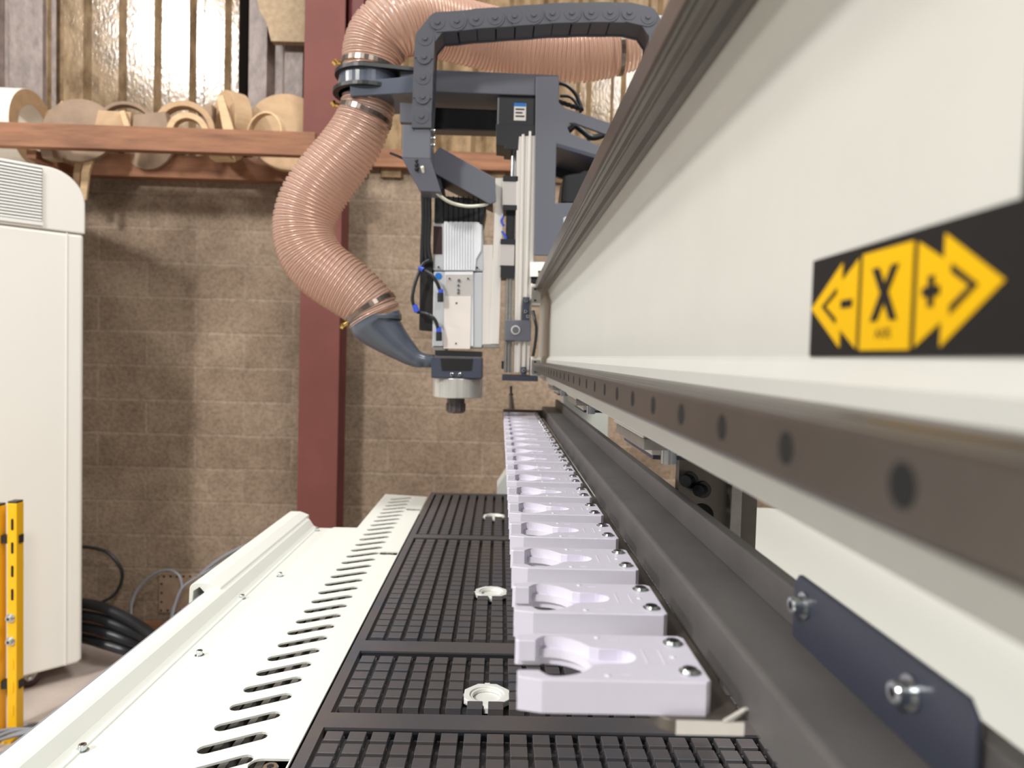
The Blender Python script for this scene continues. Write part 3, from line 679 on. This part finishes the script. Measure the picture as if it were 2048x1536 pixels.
# ---------------------------------------------------------------- Z carriage on the beam
YF = 1.80
car = thing('spindle_carriage', 'slate grey carriage frame with aluminium column riding on the beam rails', 'carriage', (0.1, 1.9, 1.6))
outl = [(1074, 190), (1118, 152), (1118, 205), (1130, 214), (1245, 258), (1290, 262), (1290, 510), (1143, 512), (1112, 512), (1070, 508)]
def holed_px(outer, holes, y0, y1):
    bm = BM(); ed = []
    for loop in [outer] + holes:
        v = [bm.verts.new(U(x, y, y0)) for x, y in loop]
        ed += [bm.edges.new((v[i], v[(i + 1) % len(v)])) for i in range(len(v))]
    bmesh.ops.triangle_fill(bm, use_beauty=True, edges=ed)
    g = bmesh.ops.extrude_face_region(bm, geom=bm.faces[:])
    bmesh.ops.translate(bm, verts=[e for e in g['geom'] if isinstance(e, bmesh.types.BMVert)], vec=(0, y1 - y0, 0))
    return bm
slot1 = [(1140, 246), (1150, 246), (1262, 287), (1262, 318), (1150, 270), (1140, 266), (1135, 256)]
win = [(1113, 287), (1280, 335), (1280, 405), (1110, 406)]
obj('front_plate', holed_px([(1072, 152), (1118, 152), (1118, 205), (1130, 216), (1330, 283), (1330, 520), (1140, 512), (1068, 510)], [slot1, win], YF, YF + 0.012), 'grey', car, 0.0012)
obj('rear_plate', holed_px([(1110, 290), (1330, 350), (1330, 398), (1200, 374), (1145, 364), (1110, 352)], [[(1124, 320), (1132, 315), (1186, 329), (1194, 338), (1186, 344), (1132, 337), (1124, 330)]], 1.98, 1.992), 'bluegrey', car)
obj('web_plate', prism(BM(), [U(1113, 286, YF), U(1270, 333, YF), U(1270, 340, YF), U(1113, 293, YF)], (0, 0.19, 0)), 'bluegrey', car)
obj('access_plate', pxp([(1127, 436), (1131, 433), (1158, 436), (1150, 456), (1131, 455), (1127, 450)], YF - 0.004, YF), 'spgrey', car)
obj('upper_arm', pxp([(800, 138), (872, 139), (1117, 150), (1117, 192), (872, 184), (800, 184)], YF + 0.0125, YF + 0.16), 'grey', car, 0.002)
obj('cross_tube', pxp([(860, 214), (1000, 220), (1000, 262), (860, 258)], YF + 0.06, YF + 0.11), 'gloss', car, 0.002)
mo = obj('z_motor', pbox(993, 192, 1075, 266, YF + 0.015, YF + 0.10), 'black', car, 0.006)
obj('motor_label', pbox(1028, 206, 1052, 241, YF + 0.0142, YF + 0.0151), 'silver', mo)
obj('label_band', pbox(1028, 206, 1052, 213, YF + 0.0138, YF + 0.0142), 'bluedot', mo)
bm = BM()
for i in range(3): pbox(1031, 217 + 7 * i, 1049 - 4 * (i % 2), 220 + 7 * i, YF + 0.0138, YF + 0.0142, bm)
obj('label_print', bm, 'signk', mo)
obj('motor_flange', pxp([(992, 248), (1075, 250), (1075, 270), (1038, 272), (1036, 300), (1008, 298), (1008, 292), (992, 290)], YF + 0.01, YF + 0.105), 'black', car, 0.001)
bm = pxp([(1034, 268), (1045, 268), (1045, 262), (1074, 262), (1066, 560), (1058, 745), (1028, 745)], YF + 0.012, YF + 0.11)
pxp([(1044, 268), (1049, 268), (1040, 745), (1035, 745)], YF + 0.006, YF + 0.012, bm)
pxp([(1058, 262), (1063, 262), (1050, 745), (1045, 745)], YF + 0.006, YF + 0.012, bm)
obj('column_extrusion', bm, 'silver', car, 0.0008)
bm = pxp([(1012, 543), (1027, 543), (1024, 745), (1007, 745)], YF + 0.02, YF + 0.10)
for x in (1014, 1020): pxp([(x, 543), (x + 2, 543), (x - 2, 745), (x - 4, 745)], YF + 0.016, YF + 0.02, bm)
obj('lower_extrusion', bm, 'mill', car)
bm = BM(); cyl(bm, U(1030, 262, YF + 0.05), U(1020, 560, YF + 0.05), 0.0085); obj('ball_screw', bm, 'zinc', car)
bm = BM(); cyl(bm, U(1038, 270, YF + 0.03), U(1028, 545, YF + 0.03), 0.004); obj('guide_rod', bm, 'steel', car)
for k, (y0, y1) in enumerate(((358, 415), (484, 536))):
    s = -5 * k
    b = obj('slide_block', pbox(1004 + s, y0 + 4, 1034 + s, y1 - 4, YF + 0.014, YF + 0.09), 'plate2', car, 0.0015)
    obj('wiper', pbox(1006 + s, y0 - 6, 1036 + s, y0 + 4, YF + 0.012, YF + 0.092), 'black', b); obj('wiper', pbox(1006 + s, y1 - 5, 1034 + s, y1 + 5 + 14 * k, YF + 0.012, YF + 0.092), 'black', b)
obj('lead_cover', pbox(1012, 415, 1030, 480, YF + 0.03, YF + 0.09), 'black', car)
nb = obj('screw_housing', pbox(1010, 640, 1062, 682, YF - 0.004, YF + 0.11), 'grey', car, 0.002)
c = U(1031, 660, YF - 0.004); bm = BM(); cyl(bm, c, c + Vector((0, -0.002, 0)), 0.0115, n=32); obj('bearing_ring', bm, 'silver', nb)
bm = BM(); cyl(bm, c, c + Vector((0, -0.003, 0)), 0.0085, n=32); obj('bearing_core', bm, 'grey', nb)
obj('foot_plate', pxp([(1004, 751), (1076, 753), (1076, 763), (1004, 761)], YF - 0.005, YF + 0.13), 'bluegrey', car, 0.001)
for x0, y0, x1, y1, sc in ((1045, 594, 1059, 641, ((1052, 601), (1051, 623), (1056, 633))), (1042, 734, 1053, 752, ((1047, 741),))):
    b = obj('switch_bracket', pbox(x0, y0, x1, y1, YF - 0.004, YF + 0.004), 'bluegrey', car, 0.001)
    for p in sc: cap_screw('bracket_screw', U(p[0], p[1], YF - 0.004), (0, -1, 0), 0.0045, 0.005, b, washer=False)
obj('cap_block', pbox(1003, 722, 1010, 738, YF + 0.02, YF + 0.06), 'black', car)
for y0, y1 in ((568, 610), (714, 752)):
    b = obj('rail_carriage', pbox(1061, y0, 1082, y1, YF + 0.005, YF + 0.09), 'silver', car, 0.002)
    bm = BM(); pbox(1063, y0 + 6, 1080, y1 - 6, YF + 0.0, YF + 0.005, bm); obj('end_seal', bm, 'mill', b)
    bm = BM()
    for yy in (y0 + 10, y1 - 9):
        c = U(1070, yy, YF); cyl(bm, c, c + Vector((0, -0.003, 0)), 0.003, n=10)
    obj('seal_screws', bm, 'dark', b)
bm = pxp([(1060, 524), (1102, 524), (1098, 541), (1076, 541), (1076, 553), (1060, 553)], YF + 0.002, YF + 0.05)
obj('adapter_plate', bm, 'white', car)
obj('adapter_block', pbox(1062, 553, 1078, 566, YF + 0.01, YF + 0.06), 'black', car)
obj('drive_motor', pxp([(1128, 350), (1160, 345), (1170, 340), (1196, 340), (1200, 360), (1200, 406), (1122, 406), (1124, 378)], YF + 0.04, YF + 0.16), 'black', car, 0.003)
obj('chain_shelf', pxp([(1300, 30), (1420, 34), (1420, 62), (1300, 58)], 1.82, 1.86), 'spgrey', car)
obj('chain_stand', pxp([(1245, 225), (1300, 196), (1330, 196), (1330, 270), (1245, 262)], 1.83, 1.86), 'bluegrey', car)
for p, r, mm in ((C([(1066, 622, YF), (1070, 640, YF - 0.01), (1073, 660, YF - 0.01), (1070, 690, YF - 0.005), (1066, 712, YF)]), 0.004, 'cable'),
             (C([(1118, 166, 1.9), (1135, 172, 1.9), (1152, 190, 1.9), (1165, 222, 1.9)]), 0.005, 'cable'), (C([(1120, 192, 1.9), (1140, 194, 1.9), (1155, 210, 1.9), (1162, 225, 1.9)]), 0.004, 'cable'),
             (C([(1116, 308, 1.93), (1150, 308, 1.93), (1190, 322, 1.93), (1240, 350, 1.93)]), 0.005, 'tube'),
             (C([(1137, 262, 1.9), (1150, 252, 1.9), (1165, 262, 1.9), (1185, 275, 1.9), (1215, 268, 1.9)]), 0.008, 'cable'), (C([(1160, 262, 1.92), (1178, 250, 1.92), (1200, 262, 1.92)]), 0.004, 'cable'), (C([(1176, 268, 1.95), (1178, 300, 1.95), (1178, 345, 1.95)]), 0.005, 'cable')):
    obj('carriage_cable', tube(p, r), mm, car, smooth=True)
bm = BM()
for x in range(1120, 1165, 9): cyl(bm, U(x, 203 + (x - 1120) * 0.35, 1.9), U(x + 7, 207 + (x - 1120) * 0.35, 1.88), 0.006, n=8)
obj('cable_glands', bm, 'black', car)

# arm that carries the cables down to the spindle
arm = thing('cable_bracket', 'slate grey angled arm holding cables above the spindle', 'arm', U(900, 330, 1.85))
obj('head_box', pxp([(805, 249), (861, 252), (861, 318), (804, 316)], 1.70, 1.79), 'grey', arm, 0.002)
b0 = [U(804, 316, 1.70), U(861, 318, 1.70), U(861, 318, 1.70) + Vector((0, 0.09, 0)), U(804, 316, 1.70) + Vector((0, 0.09, 0))]
b1 = [U(840, 382, 1.715), U(882, 384, 1.715), U(882, 384, 1.715) + Vector((0, 0.07, 0)), U(840, 382, 1.715) + Vector((0, 0.07, 0))]
bm = BM(); A = [bm.verts.new(p) for p in b0]; B = [bm.verts.new(p) for p in b1]
for i in range(4): bm.faces.new((A[i], A[(i + 1) % 4], B[(i + 1) % 4], B[i]))
bm.faces.new(A); bm.faces.new(B[::-1])
obj('tapered_foot', bm, 'grey', arm, 0.001)
obj('diagonal_plate', pxp([(858, 318), (880, 294), (990, 356), (992, 402), (980, 408), (872, 348)], 1.79, 1.80), 'grey', arm, 0.001)
obj('diagonal_box', pxp([(868, 330), (880, 300), (985, 358), (985, 402), (880, 350), (885, 378), (868, 376)], 1.80, 1.95), 'bluegrey', arm)
for y in (262, 277, 291): cap_screw('arm_screw', U(862, y, 1.72), (1, -0.2, 0), 0.004, 0.01, arm)
obj('side_bracket', pxp([(800, 205), (830, 208), (850, 215), (850, 246), (800, 244)], 1.80, 1.82), 'grey', arm)
bm = BM()
for y in (322, 330, 338): cyl(bm, U(832, y, 1.705), U(836, y + 1, 1.702), 0.005, n=10)
obj('cable_ports', bm, 'dark', arm)
for k, x in enumerate((846, 852, 858)):
    obj('arm_cable', tube(C([(x - 2, 325, 1.74), (x, 380, 1.78), (x + 1, 440, 1.80), (x - 1, 490, 1.81), (x - 2 + 3 * k, 525, 1.82)]), 0.0058), 'cable', arm, smooth=True)
obj('cream_tube', tube(C([(844, 333, 1.70), (850, 352, 1.715), (866, 378, 1.73), (895, 402, 1.76), (930, 412, 1.78), (962, 411, 1.80), (975, 408, 1.81)]), 0.004), 'tube', arm, smooth=True)
obj('gas_strut', tube(C([(780, 306, 1.74), (795, 312, 1.74), (812, 320, 1.74)]), 0.003), 'cable', arm)

# ---------------------------------------------------------------- spindle
YS = 1.82
spn = thing('spindle', 'white finned router spindle with blue dot and aluminium nose', 'spindle', U(912, 820, 1.89))
fan = obj('fan_housing', pxp([(869, 390), (940, 396), (972, 410), (966, 446), (868, 446)], YS, YS + 0.12), 'black', spn, 0.003)
bm = BM()
for i in range(8): pxp([(886 + i * 10, 392), (888 + i * 10, 392), (888 + i * 10, 444), (886 + i * 10, 444)], YS - 0.003, YS, bm)
obj('fan_fins', bm, 'gloss', fan)
hs = obj('motor_housing', pxp([(866, 444), (866, 541), (968, 543), (966, 450), (956, 443), (886, 442)], YS + 0.004, YS + 0.125), 'spgrey', spn, 0.004)
bm = pxp([(888, 443), (888, 541), (950, 541), (952, 518), (962, 500), (963, 452), (957, 444)], YS - 0.001, YS + 0.004)
for i in range(11): pxp([(889 + i * 5.4, 446), (891.6 + i * 5.4, 446), (891.6 + i * 5.4, 540), (889 + i * 5.4, 540)], YS - 0.004, YS - 0.001, bm)
obj('cooling_fins', bm, 'spindle', hs)
obj('rating_label', pxp([(867, 452), (884, 453), (884, 508), (866, 508)], YS + 0.002, YS + 0.004), 'brown', hs)
for p in ((877, 534), (954, 535)): obj('housing_screw', cyl(BM(), U(*p, YS + 0.0045), U(*p, YS - 0.002), 0.0025, n=12), 'dark', hs)
lb = obj('lower_body', pxp([(867, 543), (966, 545), (964, 696), (864, 696)], YS + 0.004, YS + 0.125), 'spgrey', spn, 0.003)
obj('front_rib', pxp([(890, 543), (946, 543), (946, 692), (888, 692)], YS - 0.001, YS + 0.004), 'spindle', lb)
obj('serial_plate', pxp([(891, 549), (945, 549), (944, 594), (890, 593)], YS - 0.003, YS - 0.001), 'plate2', lb)
obj('cover_plate', pxp([(889, 593), (942, 593), (940, 698), (887, 697)], YS - 0.006, YS - 0.001), 'plate', lb, 0.0005)
for p in ((899, 557), (936, 557), (913, 606), (912, 687)): obj('plate_screw', cyl(BM(), U(*p, YS - 0.004), U(*p, YS - 0.0075), 0.0022, n=12), 'dark', lb)
bm = BM(); q = U(918, 561, YS - 0.003); cyl(bm, q, q + Vector((0, -0.004, 0)), 0.004, n=16)
for y in (571, 580, 586): q = U(917, y, YS - 0.003); cyl(bm, q, q + Vector((0, -0.003, 0)), 0.0032, n=16)
obj('valve_cluster', bm, 'zinc', lb)
bm = BM(); q = U(877, 552, YS + 0.004); cyl(bm, q, q + Vector((0, -0.002, 0)), 0.0085, n=28); obj('blue_dot', bm, 'bluedot', lb)
obj('side_rail', pxp([(866, 692), (890, 692), (890, 704), (866, 704)], YS + 0.004, YS + 0.12), 'mill', lb)
obj('black_collar', pxp([(870, 700), (963, 703), (963, 714), (870, 712)], YS + 0.002, YS + 0.12), 'black', spn, 0.001)
nz = obj('dust_shoe', pxp([(862, 713), (964, 715), (964, 758), (862, 756)], YS, YS + 0.13), 'bluegrey', spn, 0.003)
obj('shoe_window', pxp([(881, 717), (946, 718), (943, 741), (884, 741)], YS - 0.0015, YS), 'signk', nz)
for p in ((904, 749), (920, 749)): cap_screw('shoe_screw', U(*p, YS), (0, -1, 0), 0.0048, 0.004, nz, washer=False)
c0 = U(913, 757, YS); c1 = U(913, 797, YS); yc = YS + 0.066; rr = (U(963, 776, YS).x - U(863, 776, YS).x) / 2 * 1.03
bm = BM(); cyl(bm, (c0.x, yc, c1.z), (c0.x, yc, c0.z), rr, n=48); obj('nose', bm, 'alu', spn, 0.002)
n0 = U(912, 797, yc); n1 = U(912, 824, yc)
bm = BM(); cyl(bm, (n0.x, yc, n1.z), (n0.x, yc, n0.z), 0.0235, n=24); cyl(bm, (n0.x, yc, n1.z - 0.002), (n0.x, yc, n1.z), 0.021, 0.0235, n=24)
for i in range(12):
    a = i * PI / 6; cyl(bm, (n0.x + 0.0235 * math.cos(a), yc + 0.0235 * math.sin(a), n1.z + 0.003), (n0.x + 0.0235 * math.cos(a), yc + 0.0235 * math.sin(a), n0.z - 0.012), 0.0026, n=8)
obj('collet_nut', bm, 'brown_steel', spn)
obj('side_plate', pxp([(966, 490), (986, 490), (985, 690), (964, 690)], YS + 0.006, YS + 0.12), 'silver', spn, 0.001)
obj('slide_plate', pxp([(991, 356), (1009, 356), (1003, 520), (998, 690), (980, 690), (986, 520)], YS + 0.002, YS + 0.13), 'silver', spn, 0.001)
obj('plate_end', pxp([(966, 688), (1000, 688), (1000, 695), (966, 695)], YS + 0.002, YS + 0.12), 'mill', spn)
bm = BM()
for a in ([(1007, 432), (1003, 442), (1008, 452)], [(1004, 462), (1010, 472), (1013, 482)]): tube(C([(x, y, YS) for x, y in a]), 0.003, 6, 8, bm)
obj('sensor_leads', bm, 'blue', spn, smooth=True)
vb = obj('valve_block', pxp([(840, 520), (866, 523), (864, 662), (838, 660)], YS + 0.01, YS + 0.06), 'signk', spn, 0.002)
obj('valve_plate', pxp([(864, 578), (874, 578), (873, 645), (863, 645)], YS + 0.006, YS + 0.01), 'brown', spn)
for pts in ([(858, 520, 1.81), (846, 528, 1.80), (838, 545, 1.80), (828, 575, 1.80), (825, 600, 1.80), (831, 620, 1.81)], [(842, 538, 1.81), (858, 545, 1.79), (872, 562, 1.79), (880, 580, 1.80)], [(835, 624, 1.81), (855, 628, 1.79), (870, 640, 1.79), (877, 660, 1.80)]):
    obj('air_tube', tube(C(pts), 0.0045), 'cable', spn, smooth=True)
for p, q in (((838, 535), (846, 540)), ((829, 610), (834, 624)), ((881, 579), (882, 586)), ((877, 654), (878, 664))):
    bm = BM(); cyl(bm, U(*p, 1.80), U(*q, 1.80), 0.0068, n=14); obj('blue_fitting', bm, 'blue', spn)
for p, q in (((881, 586), (881, 604)), ((878, 664), (878, 682))):
    bm = BM(); cyl(bm, U(*p, 1.80), U(*q, 1.80), 0.008, n=14); obj('elbow_fitting', bm, 'black', spn)

# ---------------------------------------------------------------- dust extraction: nozzle, hoses, collar
YH = 1.86
nzl = thing('dust_nozzle', 'slate grey tapered suction nozzle joining the hose to the spindle shoe', 'nozzle', U(790, 690, YH))
pth = catmull(C([(751, 632, YH), (753, 646, YH), (772, 668, YH), (803, 696, YH), (830, 716, YH), (850, 721, YH), (868, 722, YH)]), 8)
Rk = [52, 52, 40, 27, 18, 14, 13]; rad = []
for i in range(len(pth)):
    u = i / 8; k = min(int(u), len(Rk) - 2); f = u - k
    rad.append((Rk[k] * (1 - f) + Rk[k + 1] * f) * YH / F)
obj('cone', sweep(BM(), pth, rad, 32), 'nozzle', nzl, smooth=True)
def hose(name, label, pts, radii, base, pitch=0.0112):
    """A ribbed hose with its wire helix."""
    t = thing(name, label, 'hose', base)
    P = catmull(pts, 40); Rr = []
    for i in range(len(P)):
        u = i / 40; k = min(int(u), len(radii) - 2); f = u - k; Rr.append(radii[k] * (1 - f) + radii[k + 1] * f)
    d = [0]
    for a, b in zip(P, P[1:]): d.append(d[-1] + (b - a).length)
    n = int(d[-1] / pitch * 6); q, qr = [], []; j = 0
    for i in range(n + 1):
        s = d[-1] * i / n
        while j < len(d) - 2 and d[j + 1] < s: j += 1
        f = (s - d[j]) / max(1e-9, d[j + 1] - d[j]); q.append(P[j].lerp(P[j + 1], f)); qr.append(Rr[j] * (1 - f) + Rr[j + 1] * f)
    rad = [r + 0.0028 * math.cos(2 * PI * i / 6) for i, r in enumerate(qr)]
    obj('wall', sweep(BM(), q, rad, 48, caps=False), 'hose', t, smooth=True)
    fr = frames(q); W = []; per = 6; seg = 40; turns = n // per
    for k in range(turns * seg):
        u = k / seg * per; i = min(int(u), n - 1); f = u - i
        c = q[i].lerp(q[i + 1], f); a = (fr[i][1].lerp(fr[i + 1][1], f)); b = (fr[i][2].lerp(fr[i + 1][2], f)); r = qr[i] + 0.0016
        th = 2 * PI * k / seg; W.append(c + (a * math.cos(th) + b * math.sin(th)) * r)
    obj('wire_helix', sweep(BM(), W, 0.0017, 5), 'wire', t, smooth=True)
    return t, q, fr, qr
px2m = YH / F
lo = [(737, 206, YH), (731, 232, YH), (713, 272, YH), (683, 318, YH), (648, 362, YH), (621, 405, YH), (608, 450, YH), (614, 495, YH), (638, 532, YH), (676, 562, YH), (712, 588, YH), (738, 612, YH), (750, 634, YH)]
lr_ = [50, 50, 53, 57, 59, 59, 58, 58, 58, 57, 54, 51, 52]
th, q, fr, qr = hose('suction_hose', 'clear pinkish ribbed suction hose curving from collar down to the nozzle', C(lo), [r * px2m for r in lr_], U(620, 450, YH))
def clamp(i, q, fr, qr, par, side):
    bm = BM(); c = q[i]; t_, a, b = fr[i]; r = qr[i] + 0.004
    V = []
    for k in range(40):
        u = a * math.cos(2 * PI * k / 40) + b * math.sin(2 * PI * k / 40)
        V.append([bm.verts.new(c + t_ * e + u * rr_) for e, rr_ in ((-0.006, r), (0.006, r), (0.006, r + 0.001), (-0.006, r + 0.001))])
    for k in range(40):
        A, B = V[k], V[(k + 1) % 40]
        for m_ in range(4): bm.faces.new((A[m_], A[(m_ + 1) % 4], B[(m_ + 1) % 4], B[m_]))
    o = obj('clamp_band', bm, 'steel', par)
    s = BM(); nn = Vector((t_.z, 0, -t_.x)); nn = nn if nn.x * side > 0 else -nn; e = c + nn * (r + 0.001); cyl(s, e, e + nn * 0.014, 0.005, n=12); cyl(s, e + nn * 0.012 + Vector((0, -0.003, -0.004)), e + nn * 0.019 + Vector((0, -0.006, 0.002)), 0.0075, n=12)
    obj('clamp_screw', s, 'brass', o)
clamp(18, q, fr, qr, th, -1); clamp(len(q) - 14, q, fr, qr, th, -1)
up = [(738, 156, YH), (739, 136, YH), (745, 105, YH), (760, 76, YH), (787, 52, YH), (828, 43, YH + 0.03), (880, 52, YH + 0.07), (940, 68, YH + 0.1), (1000, 82, YH + 0.12), (1075, 95, YH + 0.12), (1150, 103, YH + 0.12), (1215, 98, YH + 0.12), (1290, 90, YH + 0.12)]
ur = [50, 51, 56, 60, 60, 59, 58, 58, 58, 58, 58, 54, 40]
th, q, fr, qr = hose('suction_hose', 'clear pinkish ribbed suction hose arching from collar across behind the drag chain', C(up), [r * px2m * (1 if i < 5 else 1.04) for i, r in enumerate(ur)], U(1000, 90, YH))
clamp(14, q, fr, qr, th, -1); clamp(len(q) - 40, q, fr, qr, th, -1)
col = thing('hose_collar', 'dark double-flanged collar clamping the two hoses to the grey arm', 'collar', U(745, 175, YH))
cc = U(738, 178, YH); tx = U(838, 170, YH).x
for k, (zc, zr) in enumerate(((U(738, 158, YH).z, 0.022), (U(738, 194, YH).z, 0.02))):
    bm = BM(); r = 0.0865 + 0.004 * k
    pts = arc(cc.x, cc.y, r, 90, 270, 24) + ([(tx, cc.y - r * 0.6), (tx, cc.y + r * 0.6)] if k == 0 else arc(cc.x, cc.y, r, -80, 80, 24))
    rise = zr * 1.6 if k == 0 else -0.0
    P = [(x, y, zc + rise * max(0, (x - cc.x)) + 0.02 * 0) for x, y in pts]
    prism(bm, P, (0, 0, 0.009)); obj('flange', bm, 'black', col)
bm = BM(); cyl(bm, (cc.x, cc.y, U(738, 194, YH).z), (cc.x, cc.y, U(738, 158, YH).z + 0.004), 0.0765, n=48); obj('sleeve', bm, 'nozzle', col, smooth=False)
obj('strap', pxp([(700, 163), (838, 151), (838, 185), (700, 192)], YH - 0.078, YH + 0.07), 'nozzle', col, 0.002)
bm = BM(); cyl(bm, (cc.x, cc.y, U(738, 205, YH).z), (cc.x, cc.y, U(738, 140, YH).z), 0.062, n=40); obj('spigot', bm, 'bluegrey', col)

# ---------------------------------------------------------------- cable drag chain
YC0, YC1 = 1.695, 1.775
piv = [(843, 252), (843, 232), (845, 193), (846, 154), (848, 113), (850, 76), (875, 44), (913.6, 41.5), (952, 37), (990, 34.5), (1029, 31.5), (1067.6, 29), (1105, 26), (1143.6, 25), (1182.6, 24), (1220, 24), (1258.6, 24.5), (1296, 33), (1318, 66), (1319, 106), (1318, 146), (1316, 186)]
ch = thing('drag_chain', 'dark grey cable drag chain looping over the carriage', 'cable chain', U(1080, 40, 1.73))
for i, (a, b) in enumerate(zip(piv, piv[1:])):
    A, B = U(a[0], a[1], YC0), U(b[0], b[1], YC0); d = (B - A); dl = d.length; d.normalize(); nrm = Vector((-d.z, 0, d.x)); r = 0.0232
    ang = math.atan2(d.z, d.x)
    def loop(y, rr):
        P = []
        for k in range(9): t_ = ang - PI / 2 + PI * k / 8; P.append(Vector((B.x + rr * math.cos(t_), y, B.z + rr * math.sin(t_))))
        e = A - d * 0.004
        return P + [Vector((e.x, y, e.z)) + nrm * rr, Vector((e.x, y, e.z)) - nrm * rr]
    bm = BM(); o2 = 0.0015 * (i % 2)
    prism(bm, loop(YC0 + o2, r), (0, 0.007, 0)); prism(bm, loop(YC1 - o2, r), (0, -0.007, 0))
    inner = nrm if nrm.z < -0.5 or (abs(nrm.z) <= 0.5 and nrm.x > 0 and a[0] < 1000) or (abs(nrm.z) <= 0.5 and nrm.x < 0 and a[0] > 1000) else -nrm
    for s in (1, -1):
        c = A + d * dl * 0.5 + nrm * s * (r - 0.002)
        pts = [c - d * 0.021, c + d * 0.021, c + d * 0.021 - nrm * s * 0.004, c - d * 0.021 - nrm * s * 0.004]
        prism(bm, [Vector((p.x, YC0 + 0.004, p.z)) for p in pts], (0, YC1 - YC0 - 0.008, 0))
    L = obj('link', bm, 'chain', ch, 0.0006, 1)
    pb = BM(); cyl(pb, B + Vector((0, 0.002, 0)), B + Vector((0, -0.003, 0)), 0.0068, 0.006, n=16); cyl(pb, B + Vector((0, 0.001, 0)), B + Vector((0, -0.0008, 0)), 0.0175, n=28)
    obj('pin', pb, 'chain', L)
